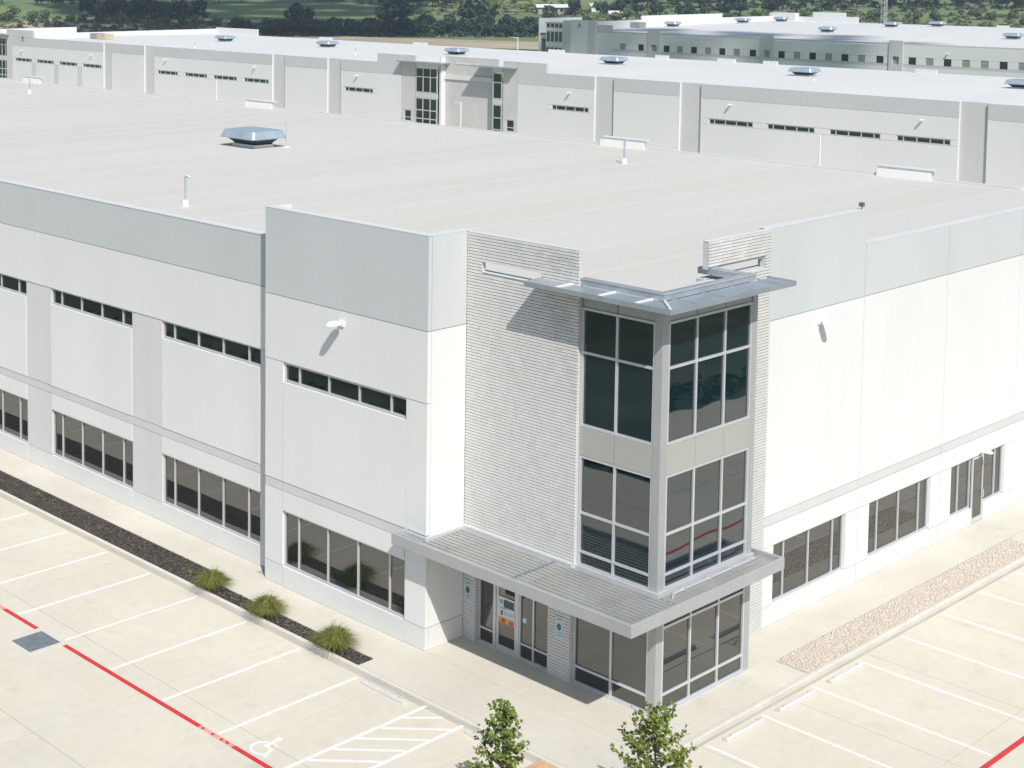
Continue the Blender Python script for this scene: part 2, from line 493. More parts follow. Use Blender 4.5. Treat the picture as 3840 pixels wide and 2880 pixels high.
# mulch bed
b = MB(); b.box(-4.2, -3.54, 8.2, 16.2, -.2, -.012); b.box(-4.2, -2.92, 16.2, 60, -.2, -.013)
mul = tag(b.build('mulch_bed', M['mulch']), 'narrow dark mulch bed between sidewalk and kerb', None, None, 'structure')
b = MB()
for k in range(9000):
    y = 8.25 + 34 * random.random() ** 1.5
    x = random.uniform(-4.18, -3.56 if y < 16.2 else -2.95)
    a = random.uniform(0, PI); l = random.uniform(.02, .07); w = random.uniform(.008, .02)
    dx, dy = math.cos(a) * l, math.sin(a) * l; ex, ey = -math.sin(a) * w, math.cos(a) * w
    z = random.uniform(-.012, .012); dz = random.uniform(-.015, .015)
    b.face([(x - dx - ex, y - dy - ey, z), (x + dx - ex, y + dy - ey, z + dz), (x + dx + ex, y + dy + ey, z + dz + .01), (x - dx + ex, y - dy + ey, z + .01)])
tag(b.build('mulch', M['chip'], mul), None, None, None, 'stuff')

# rock bed on the right
b = MB(); b.box(6.1, 22.32, -1.44, -.28, -.2, -.012)
bed = tag(b.build('rock_bed', M['gravel']), 'long pinkish rock bed beside the right sidewalk', None, None, 'structure')
b = MB()
octa = [(1, 0, 0), (0, 1, 0), (-1, 0, 0), (0, -1, 0), (0, 0, 1), (0, 0, -.6)]
octf = [(0, 1, 4), (1, 2, 4), (2, 3, 4), (3, 0, 4), (1, 0, 5), (2, 1, 5), (3, 2, 5), (0, 3, 5)]
for k in range(5200):
    x = random.uniform(6.12, 22.3); y = random.uniform(-1.43, -.3); s = random.uniform(.025, .07); a = random.uniform(0, PI)
    n0 = len(b.v)
    for v in octa:
        q = (v[0] * s * random.uniform(.7, 1.3), v[1] * s * random.uniform(.6, 1.1), v[2] * s * random.uniform(.3, .55))
        b.v.append((x + q[0] * math.cos(a) - q[1] * math.sin(a), y + q[0] * math.sin(a) + q[1] * math.cos(a), -.008 + q[2]))
    for f in octf: b.f.append(tuple(n0 + i for i in f)); b.m.append(0)
tag(b.build('rocks', M['rock'], bed, smooth=True), None, None, None, 'stuff')

# corner island at the bottom of the frame
b = MB(); b.prism([(-10.0, -7.2), (-3.2, -7.2), (-3.2, -2.2), (-4.25, -1.75), (-4.25, .62), (-10.0, .62)], -.25, -.03)
tag(b.build('planting_island', mat('decomposed_granite', (.55, .36, .22), .95, .15, 2., .1, 20)), 'tan soil island at the parking lot corner', None, None, 'structure')

# ---- painted markings
def line(pts, m, name='parking_line', label=None, z=ZL):
    b = MB(); b.prism(pts, z - .002, z + .004)
    o = b.build(name, m); return tag(o, label, None, None, 'structure')
def stripe(x0, y0, x1, y1, w, m=None, name='parking_line', label=None):
    d = Vector((x1 - x0, y1 - y0)).normalized(); n = Vector((-d.y, d.x)) * w / 2
    return line([(x0 - n.x, y0 - n.y), (x1 - n.x, y1 - n.y), (x1 + n.x, y1 + n.y), (x0 + n.x, y0 + n.y)], m or M['linepaint'], name, label)
for y in [7.8, 10.52, 13.28, 16.05, 18.83, 21.6, 24.4, 27.2, 29.95, 32.7, 35.5]:
    stripe(-4.62, y, -10.12, y, .11, label='white bay line in the left parking row')
for x in [-.02, 2.76, 5.57, 8.32, 11.1, 13.92, 16.76, 19.5, 22.3, 25.1]:
    stripe(x, -1.87, x, -7.46, .11, label='white bay line in the right parking row')
stripe(-4.38, 5.06, -10.1, 5.06, .13, label='white edge line of the hatched accessible aisle')
stripe(-4.42, 3.5, -10.1, 3.5, .13, label='white edge line of the hatched accessible aisle')
stripe(-5.40, 5.0, -4.52, 4.22, .11, label='short diagonal hatch line of the accessible aisle').location.z -= .0015
for i in range(4): stripe(-6.35 - .935 * i, 4.99, -4.86 - .935 * i, 3.57, .11, label='diagonal hatch line of the accessible aisle').location.z -= .0015
# red fire lane line: pale patches stand for its stencil lettering; drain gap
def red(x0, y0, x1, y1, m=None, label='red lane line along the parking rows'):
    o = stripe(x0, y0, x1, y1, .165, m or M['red'], 'lane_line', label); o.location.z += .0045; return o
red(-10.26, -7.4, -10.26, 6.95); red(-10.26, 6.95, -10.26, 8.5, M['redstencil'], 'pale patch standing for stencil lettering in the red lane line')
for y in (7.15, 7.42, 7.85, 8.3):
    stripe(-10.33 + random.uniform(0, .05), y, -10.22, y + random.uniform(.06, .16), .09, M['red'], 'lane_mark', 'red dash in the stencil lettering patch of the lane line').location.z += .009
red(-10.26, 8.5, -10.26, 15.72); red(-10.26, 17.42, -10.26, 19.5); red(-10.26, 19.5, -10.26, 20.9, M['redstencil'], 'pale patch standing for stencil lettering in the red lane line'); red(-10.26, 20.9, -10.26, 60)
red(-3.0, -7.62, 40, -7.62, label='red lane line along the right parking row')

# wheelchair symbol on the accessible bay (seen from the drive: head towards the building)
def wheelchair():
    b = MB()
    zz = [0]; cx, cy = -9.62, 6.33; z0, z1 = ZL - .002, ZL + .005
    def P(u, v): return (cx + v, cy - u)          # u = to the right, v = towards the building
    def bar(p, q, w):
        p = Vector(P(*p)); q = Vector(P(*q)); d = (q - p).normalized(); n = Vector((-d.y, d.x)) * w / 2
        zz[0] += .0007; b.prism([(p - n)[:], (q - n)[:], (q + n)[:], (p + n)[:]], z0, z1 + zz[0])
    for i in range(26):                            # wheel arc
        a0 = math.radians(110 + i * 9.2); a1 = math.radians(110 + (i + 1) * 9.2)
        r0, r1 = .30, .39
        b.prism([P(r0 * math.cos(a0), -.05 + r0 * math.sin(a0)), P(r1 * math.cos(a0), -.05 + r1 * math.sin(a0)),
                 P(r1 * math.cos(a1), -.05 + r1 * math.sin(a1)), P(r0 * math.cos(a1), -.05 + r0 * math.sin(a1))], z0, z1)
    b.prism([P(-.08 + .1 * math.cos(2 * PI * k / 12), .62 + .1 * math.sin(2 * PI * k / 12)) for k in range(12)], z0, z1)
    bar((-.08, .50), (-.04, .06), .12); bar((-.05, .33), (.24, .30), .07); bar((-.05, .08), (.27, .06), .09)
    bar((.25, .07), (.36, -.34), .09); bar((.35, -.33), (.48, -.29), .08)
    tag(b.build('wheelchair_symbol', M['linepaint']), 'white painted wheelchair symbol in the accessible bay', None, None, 'structure')
wheelchair()

for (x, y, a) in ((-.6, -6.2, .5), (1.4, -7.0, 1.9)):
    b = MB()
    for k in range(9):
        t0 = a + k * .12; r0 = .34
        b.face([(x + math.cos(t0) * r0, y + math.sin(t0) * r0, ZL + .002), (x + math.cos(t0 + .12) * r0, y + math.sin(t0 + .12) * r0, ZL + .002), (x + math.cos(t0 + .12) * (r0 + .05 + .03 * math.sin(k)), y + math.sin(t0 + .12) * (r0 + .06), ZL + .002), (x + math.cos(t0) * (r0 + .05), y + math.sin(t0) * (r0 + .05), ZL + .002)])
    tag(b.build('scuff_mark', M['scuff']), 'faint curved tyre scuff on the parking concrete', None, None, 'structure')
# tar stains and scuffs are in the concrete material; drain grate
b = MB(); b.box(-11.6, -10.08, 15.78, 17.34, ZL - .05, ZL + .006)
dg = empty('storm_drain', (-10.85, 16.55, ZL), 'square grey storm drain grate set into the red lane line', 'drain')
fr = MB()
x0, x1, y0, y1 = -11.6, -10.08, 15.78, 17.34
fr.box(x0, x1, y0, y0 + .2, ZL - .1, ZL + .012); fr.box(x0, x1, y1 - .2, y1, ZL - .1, ZL + .012); fr.box(x0, x0 + .2, y0 + .2, y1 - .2, ZL - .1, ZL + .012); fr.box(x1 - .16, x1, y0 + .2, y1 - .2, ZL - .1, ZL + .012)
fr.build('drain_frame', M['kerb'], dg)
gb = MB(); gb.box(x0 + .2, x1 - .16, y0 + .2, y1 - .2, ZL - .08, ZL + .001)
for k in range(17): gb.box(x0 + .21 + k * .068, x0 + .235 + k * .068, y0 + .2, y1 - .2, ZL + .001, ZL + .016)
gb.build('grate', M['grate'], dg)

# wheel stops
def wheel_stop(c, along, l, label, group):
    r = empty('wheel_stop', (c[0], c[1], ZL), label, 'wheel stop', group, PI / 2 if along == 'y' else 0)
    b = MB(); h = l / 2; n0 = 0
    prof = [(-.085, 0), (.085, 0), (.085, .05), (.05, .115), (-.05, .115), (-.085, .05)]
    for sx in (-h, h):
        for (y, z) in prof: b.v.append((sx, y, z + .001))
    for i in range(6):
        j = (i + 1) % 6; b.f.append((i, j, 6 + j, 6 + i)); b.m.append(0)
    b.f.append(tuple(reversed(range(6)))); b.m.append(0); b.f.append(tuple(range(6, 12))); b.m.append(0)
    for s in (-1, 1): b.box(s * l * .36 - .02, s * l * .36 + .02, -.02, .02, .115, .125, 1)
    o = bpy.data.objects.new('stop_bar', b.mesh('stop_bar', [M['stop'], M['grate']])); COL.objects.link(o); o.parent = r
    return r
wheel_stop((-4.75, 6.5), 'y', 1.83, 'concrete wheel stop in the wheelchair bay beside the mulch bed end', 'concrete wheel stops')
wheel_stop((-4.66, 2.22), 'y', 1.83, 'concrete wheel stop beside the hatched aisle, partly behind the left young tree', 'concrete wheel stops')
wheel_stop((1.5, -2.06), 'x', 1.9, 'wheel stop in the right row nearest the right young tree', 'concrete wheel stops')
wheel_stop((4.23, -2.08), 'x', 1.9, 'middle one of three wheel stops below the right glass face', 'concrete wheel stops')
wheel_stop((7.1, -2.08), 'x', 1.9, 'wheel stop below the near end of the pinkish rock bed', 'concrete wheel stops')

# ================================================================ NEAREST WAREHOUSE
W = empty('warehouse', (0, 0, 0), 'nearest white warehouse with glass corner tower and pale brick', 'warehouse')
XL, XB, YR = -1.31, -1.93, 1.35
PIER_Y = [15.53 + 8.08 * i for i in range(8)]
ZTOP, ZHI = 12.30, 13.50
# --- left wall (looks to -x)
c = MB()
c.box(XL + .16, XL + .36, 15.53, 150, 0, ZTOP - .03)
c.build('backing_wall', M['joint'], W)
bays = [(PIER_Y[i] + (1.02 if i else 1.02), PIER_Y[i + 1] - 1.02) for i in range(6)]
for i in range(7):
    y0, y1 = PIER_Y[i], PIER_Y[i + 1] if i < 6 else 150
    if i == 6:
        plateX(W, XL, y0, 150, 0, ZTOP, M['white']); continue
    plateX(W, XL, y0, y1, 10.42, ZTOP, M['band']); plateX(W, XL, y0, y1, 8.10, 10.42, M['white'])
    wy0, wy1 = y0 + 1.03, y1 - 1.0
    plateX(W, XL, wy0, wy1, 3.80, 7.40, M['white']); plateX(W, XL, wy0, wy1, 3.46, 3.80, M['belt'], d=.02)
    plateX(W, XL, wy0, wy1, 2.76, 3.46, M['white']); plateX(W, XL, wy0, wy1, 0, .75, M['base'])
    # grey pier between two bays
    py0, py1 = wy1, y1 + 1.03
    plateX(W, XL, py0, py1, 3.80, 8.10, M['pier'], d=.025, name='pier_panel'); plateX(W, XL, py0, py1, 3.46, 3.80, M['belt'], d=.03, name='pier_panel')
    plateX(W, XL, py0, py1, .75, 3.46, M['pier'], d=.025, name='pier_panel'); plateX(W, XL, py0, py1, 0, .75, M['base'], d=.01, name='pier_panel')
    v = [wy0 + .75 + 1.525 * k for k in range(4)]
    window(W, 'X', XL + .09, wy0, wy1, 7.41, 8.09, v); window(W, 'X', XL + .09, wy0, wy1, .76, 2.75, v)
plateX(W, XL, 15.53, 16.56, 0, 8.10, M['pier'], d=.025, name='pier_panel')
# --- projecting block
c = MB(); c.box(XB + .16, XB + .36, 7.66, 15.37, 0, ZHI - .03); c.build('backing_wall', M['joint'], W)
plateY(W, 15.37, XB + .17, XL + .5, 0, ZHI, M['white'], name='return_panel')
y0, y1 = 7.5, 15.53
plateX(W, XB, y0, y1, 10.44, ZHI, M['band']); plateX(W, XB, y0, y1, 8.11, 10.44, M['white'])
wy0, wy1 = 8.46, 14.55
for a, e in ((y0, wy0), (wy1, y1)):
    plateX(W, XB, a, e, 3.80, 8.11, M['white'], d=.012, name='pier_panel'); plateX(W, XB, a, e, 3.46, 3.80, M['belt'], d=.03, name='pier_panel')
    plateX(W, XB, a, e, .75, 3.46, M['white'], d=.012, name='pier_panel'); plateX(W, XB, a, e, 0, .75, M['base'], d=.01, name='pier_panel')
plateX(W, XB, wy0, wy1, 3.80, 7.40, M['white']); plateX(W, XB, wy0, wy1, 3.46, 3.80, M['belt'], d=.02); plateX(W, XB, wy0, wy1, 2.76, 3.46, M['white']); plateX(W, XB, wy0, wy1, 0, .75, M['base'])
v = [9.23, 10.75, 12.26, 13.78]
window(W, 'X', XB + .09, wy0, wy1, 7.41, 8.08, v); window(W, 'X', XB + .09, wy0, wy1, .76, 2.75, v)
# sunny return of the block (looks to -y)
c = MB(); c.box(XB + .36, .25, 7.66, 7.86, 0, ZHI - .03); c.build('backing_wall', M['joint'], W)
for a, e in ((XB + .16, -.15),):
    plateY(W, 7.5, a, e, 10.44, ZHI, M['band'], name='return_panel'); plateY(W, 7.5, a, e, .75, 10.44, M['white'], name='return_panel'); plateY(W, 7.5, a, e, 0, .75, M['base'], name='return_panel')
# --- right wall (looks to -y)
c = MB(); c.box(7.55, 13.8, YR + .16, YR + .36, 0, ZHI - .03); c.box(13.8, 70, YR + .16, YR + .36, 0, ZTOP - .03); c.build('backing_wall', M['joint'], W)
RJ = [7.55, 13.83, 20.0, 26.2, 32.4, 38.6, 70]
RW = [(8.40, 13.02, (9.18, 10.75, 12.33)), (14.66, 19.22, (15.42, 16.98, 18.52)), (20.88, 25.42, None)]
for i in range(6):
    a, e = RJ[i], RJ[i + 1]
    plateY(W, YR, a, e, 10.42, ZHI if i == 0 else ZTOP, M['band'])
    plateY(W, YR, a, e, 3.80, 10.42, M['white']); plateY(W, YR, a, e, 3.46, 3.80, M['belt'], d=.02)
    if i < 3:
        w0, w1, vs = RW[i]
        plateY(W, YR, a, e, 2.74, 3.46, M['white'])
        plateY(W, YR, a, w0, .70, 2.74, M['white'], name='pier_panel'); plateY(W, YR, w1, e, .70, 2.74, M['white'], name='pier_panel')
        if i < 2:
            plateY(W, YR, a, e, 0, .70, M['base']); window(W, 'Y', YR + .09, w0, w1, .71, 2.73, vs)
        else:
            plateY(W, YR, a, 22.69, 0, .70, M['base']); plateY(W, YR, 23.66, e, 0, .70, M['base'])
            window(W, 'Y', YR + .09, 20.88, 22.66, .71, 2.73, (21.65,)); window(W, 'Y', YR + .09, 23.69, 25.42, .71, 2.73, (24.78,))
    else: plateY(W, YR, a, e, 0, 3.46, M['white'])
# side door
def glazed_door(par, face, pos, u0, u1, z0, z1, rail=.08, kick=.22, handle_at=.9):
    w = u1 - u0; h = z1 - z0
    b = MB(); s = rail
    b.box(0, s, -.06, .0, 0, h); b.box(w - s, w, -.06, .0, 0, h); b.box(s, w - s, -.06, .0, h - s, h); b.box(s, w - s, -.06, .0, 0, kick)
    if face == 'X': loc = (pos, u0, z0); rot = PI / 2
    else: loc = (u1, pos, z0); rot = PI
    d = put('door', b.mesh('door', M['alu']), par, loc, rot)
    p = bpy.data.objects.new('pane', pane_mesh(w - 2 * s, h - s - kick, M['glass'])); COL.objects.link(p); p.parent = d; p.location = (s, -.025, kick)
    hb = MB(); hx = s * .6 if handle_at < .5 else w - s * .6
    hx = s * .5
    hb.tube([(hx, 0, .95), (hx, .05, .95), (hx, .06, 1.1), (hx, .05, 1.25), (hx, 0, 1.25)], .014, 6)
    ho = bpy.data.objects.new('handle', hb.mesh('handle', M['cap'])); COL.objects.link(ho); ho.parent = d
    return d
glazed_door(W, 'Y', YR + .02, 22.71, 23.64, .02, 2.70)
b = MB(); b.box(22.5, 23.85, .3, YR, -.0, .035); b.build('door_step', M['walk'], W)

# --- pale brick faces of the tower: individual courses
def bricks(par, face, pos, u0, u1, z0, z1, holes=(), singles=None):
    """running bond, 0.3 x 0.1 m; the rectangles in holes are left open; returns the brick cells (u0,u1,z0,z1)"""
    cells = []
    n = int(round((z1 - z0) / .1))
    for i in range(n):
        a = z0 + i * .1 + .0095; e = z0 + (i + 1) * .1 - .0095
        u = u0 - (.15 if i % 2 else 0)
        while u < u1:
            p, q = max(u, u0), min(u + .3, u1)
            u += .3
            segs = [(p, q)]
            for h in holes:
                if e > h[2] and a < h[3]:
                    ns = []
                    for s in segs:
                        if s[1] <= h[0] or s[0] >= h[1]: ns.append(s)
                        else:
                            if s[0] < h[0]: ns.append((s[0], h[0]))
                            if s[1] > h[1]: ns.append((h[1], s[1]))
                    segs = ns
            for s in segs:
                if s[1] - s[0] > .03: cells.append((face, pos, s[0] + .002, s[1] - .002, a, e))
    return cells
SLOT_L = (4.45, 6.86, 12.24, 12.56); SLOT_R = (4.0, 7.2, 12.30, 12.62)
wallL = MB(); 
for (a, e, z0, z1) in ((2.95, 7.5, 3.40, 12.24), (2.95, 4.45, 12.24, 12.56), (6.86, 7.5, 12.24, 12.56), (2.95, 7.5, 12.56, 13.46), (6.97, 7.5, 0, 3.4), (3.05, 3.93, 0, 3.4)):
    wallL.box(-.085, .02 if z0 > 12 else .22, a, e, z0, z1)
wallR = MB()
for (a, e, z0, z1) in ((4.0, 7.55, 12.62, 13.50), (7.2, 7.55, 12.30, 12.62), (4.0, 7.55, 0, 12.30)):
    wallR.box(a, e, 1.265, 1.42 if z0 > 12 else 1.65, z0, z1)
brL = wallL.build('brick_wall', M['mortar'], W); brR = wallR.build('brick_wall', M['mortar'], W)
b = MB(); b.box(-.14, .02, 4.46, 6.85, 12.225, 12.245); b.build('slot_sill', M['cap'], W)
cellsL = bricks(W, 'X', -.15, 2.95, 7.5, 3.46, 13.46, [SLOT_L]) + bricks(W, 'X', -.15, 6.97, 7.5, 0, 3.4) + bricks(W, 'X', -.15, 3.05, 3.93, 0, 3.4)
cellsR = bricks(W, 'Y', 1.2, 4.87, 7.55, 0, 12.3) + bricks(W, 'Y', 1.2, 4.0, 7.55, 12.3, 13.5, [SLOT_R])
def cell_key(c):
    p = Vector((c[1], (c[2] + c[3]) / 2, c[4])) if c[0] == 'X' else Vector(((c[2] + c[3]) / 2, c[1], c[4]))
    shown = not (c[0] == 'Y' and c[3] < 4.85 and c[4] < 12.4) and not (c[4] > 3.0 and c[4] < 3.7)
    d = p - CAM
    n = abs(d.x if c[0] == 'X' else d.y) / d.length
    return -(n * (c[3] - c[2]) / d.length_squared) if shown else 0
BRK = {}
def lay(cells, wall):
    cells = sorted(cells, key=cell_key)
    rest = MB()
    for k, (face, pos, a, e, z0, z1) in enumerate(cells):
        j = random.uniform(-.003, .003)
        if k < 150:
            key = (face, round(e - a, 2))
            if key not in BRK:
                q = MB()
                if face == 'X': q.box(0, .066, 0, e - a, 0, z1 - z0)
                else: q.box(0, e - a, 0, .066, 0, z1 - z0)
                BRK[key] = q.mesh('brick', M['brick'])
            put('brick', BRK[key], wall, (pos + j, a, z0) if face == 'X' else (a, pos + j, z0))
        elif face == 'X': rest.box(pos + j, pos + .066 + j, a, e, z0, z1)
        else: rest.box(a, e, pos + j, pos + .066 + j, z0, z1)
    tag(rest.build('bricks', M['brick'], wall), None, None, None, 'stuff')
lay(cellsL, brL); lay(cellsR, brR)

# --- copings
c = MB()
c.box(XL - .015, XL + .38, 15.53, 150, ZTOP - .005, ZTOP + .03)
c.build('coping', M['cap'], W)
slab('coping', M['cap'], W, XB - .006, XB + .37, 7.495, 15.54, ZHI - .005, ZHI + .014); slab('coping', M['cap'], W, XB + .37, .02, 7.495, 7.87, ZHI - .005, ZHI + .015)
slab('coping', M['cap'], W, -.145, .03, 2.945, 7.49, 13.46, 13.475); slab('coping', M['cap'], W, 3.985, 7.55, 1.21, 1.43, 13.50, 13.515)
slab('coping', M['cap'], W, 7.56, 13.82, YR - .006, YR + .37, ZHI - .005, ZHI + .015); slab('coping', M['cap'], W, 13.84, 70, YR - .006, YR + .37, ZTOP - .005, ZTOP + .02)

# --- glass corner tower
T = W
col = MB()
col.box(-.02, .30, -.02, .20, 0, 12.3); col.box(-.02, .10, .20, .25, 0, 12.3)
col.box(4.62, 4.88, -.015, .3, 0, 12.3); col.box(4.66, 4.87, .3, 1.27, 0, 12.3)
col.box(-.015, .2, 2.93, 3.04, 3.7, 12.25)
col.build('corner_column', M['fascia'], T)
mcol = M['alu']
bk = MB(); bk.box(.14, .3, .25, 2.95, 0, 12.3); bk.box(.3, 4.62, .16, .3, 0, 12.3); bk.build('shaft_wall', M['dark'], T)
for (z0, z1, hs) in ((8.08, 11.74, (10.36,)), (3.74, 7.18, (4.19, 5.40))):
    window(T, 'X', 0.0, .24, 2.93, z0, z1, (1.62,), hs, bar=.075, dep=.13, mg=M['glass_teal'], name='curtain_wall')
    window(T, 'Y', 0.0, .32, 4.62, z0, z1, (1.75, 3.21), hs, bar=.075, dep=.13, mg=M['glass_teal'], name='curtain_wall')
window(T, 'X', 0.0, .24, 3.04, .0, 3.42, (1.62,), (.54, 2.58), bar=.075, dep=.13, name='curtain_wall')
window(T, 'Y', 0.0, .32, 4.62, .0, 3.42, (1.75, 3.21), (.54, 2.58), bar=.075, dep=.13, name='curtain_wall')
for a, e in ((.25, 1.615), (1.625, 2.93)):
    slab('spandrel_panel', M['spandrel'], T, -.01, .13, a + .006, e, 7.19, 8.07); slab('head_panel', M['fascia'], T, .03, .13, a + .012, e - .012, 11.75, 12.3)
for a, e in ((.31, 1.745), (1.755, 3.205), (3.215, 4.62)):
    slab('spandrel_panel', M['spandrel'], T, a + .006, e, -.01, .13, 7.19, 8.07); slab('head_panel', M['fascia'], T, a + .012, e - .012, .03, .13, 11.75, 12.3)
b = MB(); b.box(.1, 4.8, .1, 1.3, 12.24, 12.3); b.build('tower_roof', M['roof'], T)
# roof curb of the tower: zinc upstands around three sides
c = MB()
c.box(-.08, .16, -.08, 2.96, 12.42, 12.63); c.box(.16, 4.62, -.08, .16, 12.42, 12.63); c.box(4.22, 4.60, .16, 1.75, 12.42, 12.62)
c.build('roof_curb', M['steel'], T)
c = MB(); c.box(-.105, -.08, -.105, 2.97, 12.60, 12.645); c.box(-.08, 4.64, -.105, -.08, 12.60, 12.645); c.build('curb_cap', M['spandrel'], T)
# upper canopy
def upper_canopy():
    X0, X1, Y0, Y1, z = -1.03, 5.40, -1.0, 4.36, 12.36
    b = MB()
    L = [(X0, Y0), (X1, Y0), (X1, .0), (.0, .0), (.0, Y1), (X0, Y1)]
    Lc = [(X0 + .01, Y0 + .01), (X1 - .01, Y0 + .01), (X1 - .01, -.085), (-.085, -.085), (-.085, 2.95), (-.085, Y1 - .01), (X0 + .01, Y1 - .01)]
    b.prism(Lc, z, z + .045)
    b.box(X0, X0 + .06, Y0, Y1, z - .06, z + .09); b.box(X0 + .06, X1, Y0, Y0 + .06, z - .06, z + .09)
    b.box(X1 - .06, X1, Y0 + .06, -.02, z - .06, z + .09); b.box(X0 + .06, -.16, Y1 - .06, Y1, z - .06, z + .09)
    o = b.build('upper_canopy', M['steel'], W)
    for yy in (3.2, 1.62, .30):
        c = MB(); c.box(X0 + .07, -.09, yy - .018, yy + .018, z + .046, z + .10); c.build('canopy_rib', M['cap'], o)
    for xx in (.30, 1.75, 3.21, 4.70):
        c = MB(); c.box(xx - .015, xx + .015, Y0 + .07, -.09, z + .046, z + .10); c.build('canopy_rib', M['steel'], o)
        c = MB()
        for k in range(4): c.box(xx + .05, xx + .11, -.86 + .19 * k, -.78 + .19 * k, z + .046, z + .075)
        c.build('bolt_plate', M['cap'], o)
    c = MB(); d = Vector((1, 1)).normalized(); n = Vector((-d.y, d.x)) * .035
    p, q = Vector((X0 + .1, Y0 + .1)), Vector((-.1, -.1))
    c.prism([(p - n)[:], (q - n)[:], (q + n)[:], (p + n)[:]], z + .046, z + .11); c.build('corner_rib', M['cap'], o)
upper_canopy()
# lower canopy: fascia, deep ribbed deck in sheets, flashing
def lower_canopy():
    X0, Y0, X1, Y1 = -2.60, -1.05, 5.12, 8.40
    zb, zt, zd = 3.47, 3.84, 3.70
    b = MB()
    b.box(X0, X0 + .09, Y0, Y1, zb, zt); b.box(X0 + .09, X1, Y0, Y0 + .09, zb, zt); b.box(X1 - .09, X1, Y0 + .09, 1.19, zb, zt)
    b.box(X0 + .09, XB - .005, Y1 - .09, Y1, zb, zt)
    b.box(X0 + .09, XB - .004, 7.49, Y1 - .09, zb + .02, zd - .06); b.box(X0 + .09, -.155, 3.0, 7.49, zb + .02, zd - .06); b.box(X0 + .09, -.03, Y0 + .09, 3.0, zb + .02, zd - .06); b.box(-.03, X1 - .09, Y0 + .09, -.03, zb + .02, zd - .06); b.box(4.89, X1 - .09, -.03, 1.19, zb + .02, zd - .06)
    o = b.build('lower_canopy', M['fascia'], W)
    md = o.modifiers.new('b', 'BEVEL'); md.width = .012; md.segments = 1
    def sheet(x0, x1, y0, y1, axis):
        # ribbed deck: ribs run along axis
        m = MB(); p = .19
        if axis == 'y':
            n = max(1, int((x1 - x0) / p)); s = (x1 - x0) / n
            for k in range(n):
                a = x0 + k * s
                m.box(a, a + s * .55, y0, y1, zd - .055, zd); m.box(a + s * .55, a + s, y0, y1, zd - .057, zd - .035)
        else:
            n = max(1, int((y1 - y0) / p)); s = (y1 - y0) / n
            for k in range(n):
                a = y0 + k * s
                m.box(x0, x1, a, a + s * .55, zd - .055, zd); m.box(x0, x1, a + s * .55, a + s, zd - .057, zd - .035)
        m.build('deck_sheet', M['deck'], o)
    sheet(X0 + .10, XB - .01, 7.49, Y1 - .10, 'y')
    sheet(X0 + .10, -.24, 3.62, 7.48, 'y')
    sheet(X0 + .10, -.24, 3.0, 3.57, 'y'); sheet(X0 + .10, -.12, .1, 2.98, 'y'); sheet(X0 + .10, -.12, Y0 + .10, .08, 'y')
    sheet(-.11, X1 - .10, Y0 + .10, -.12, 'x'); sheet(4.90, X1 - .10, -.11, 1.1, 'x')
    c = MB(); c.box(-.24, -.15, 3.0, 7.49, zd - .06, zd + .09); c.box(XB - .09, XB - .002, 7.49, 8.3, zd - .06, zd + .08); c.box(XB - .09, -.24, 7.40, 7.49, zd - .06, zd + .085)
    c.box(-.115, -.025, -.115, 3.0, zd - .06, zd + .07); c.box(-.025, 4.88, -.115, -.025, zd - .06, zd + .07)
    c.build('flashing', M['alu'], o)
    c = MB(); c.box(X0 + .12, -.26, 3.575, 3.615, zd - .03, zd + .012)
    for k in range(14): c.box(X0 + .2 + k * .155, X0 + .27 + k * .155, 3.56, 3.63, zd + .002, zd + .03)
    c.build('sheet_seam', M['grate'], o)
    c = MB(); c.tube([(X1 - .5, -.30, zd + .03), (.4, -.30, zd + .03)], .035, 8); c.tube([(.4, -.3, zd + .03), (.15, -.45, zd + .03)], .035, 8)
    for xx in (.9, 2.2, 3.3, 4.3): c.box(xx - .05, xx + .05, -.36, -.24, zd, zd + .09)
    c.build('canopy_conduit', M['alu'], o)
lower_canopy()
# --- entrance glazing under the canopy
window(W, 'X', 0.0, 6.26, 6.95, 0.0, 2.45, (), (.50,), bar=.06, dep=.12, name='side_light')
window(W, 'X', 0.0, 3.95, 5.22, 0.0, 2.45, (4.64,), (.50,), bar=.06, dep=.12, name='side_light')
slab('transom_panel', M['fascia'], W, .0, .12, 3.93, 6.97, 2.46, 3.42)
c = MB(); c.box(-.03, .1, 5.22, 5.30, 0, 2.45); c.box(-.03, .1, 6.18, 6.26, 0, 2.45); c.box(-.03, .1, 5.30, 6.18, 2.36, 2.45); c.build('door_frame', M['alu'], W)
ed = glazed_door(W, 'X', .0, 5.31, 6.17, .02, 2.35, rail=.09, kick=.16)
slab('sill', M['kerb'], W, -.06, .14, 3.93, 6.97, -.0, .02)
slab('sill', M['alu'], W, -.07, .14, -.05, 3.04, -.005, .035); slab('sill', M['alu'], W, .3, 4.7, -.07, .14, -.005, .034)
bw = MB(); bw.box(.3, .5, 2.9, 7.6, 0, 3.5); bw.build('backing_wall', M['dark'], W)

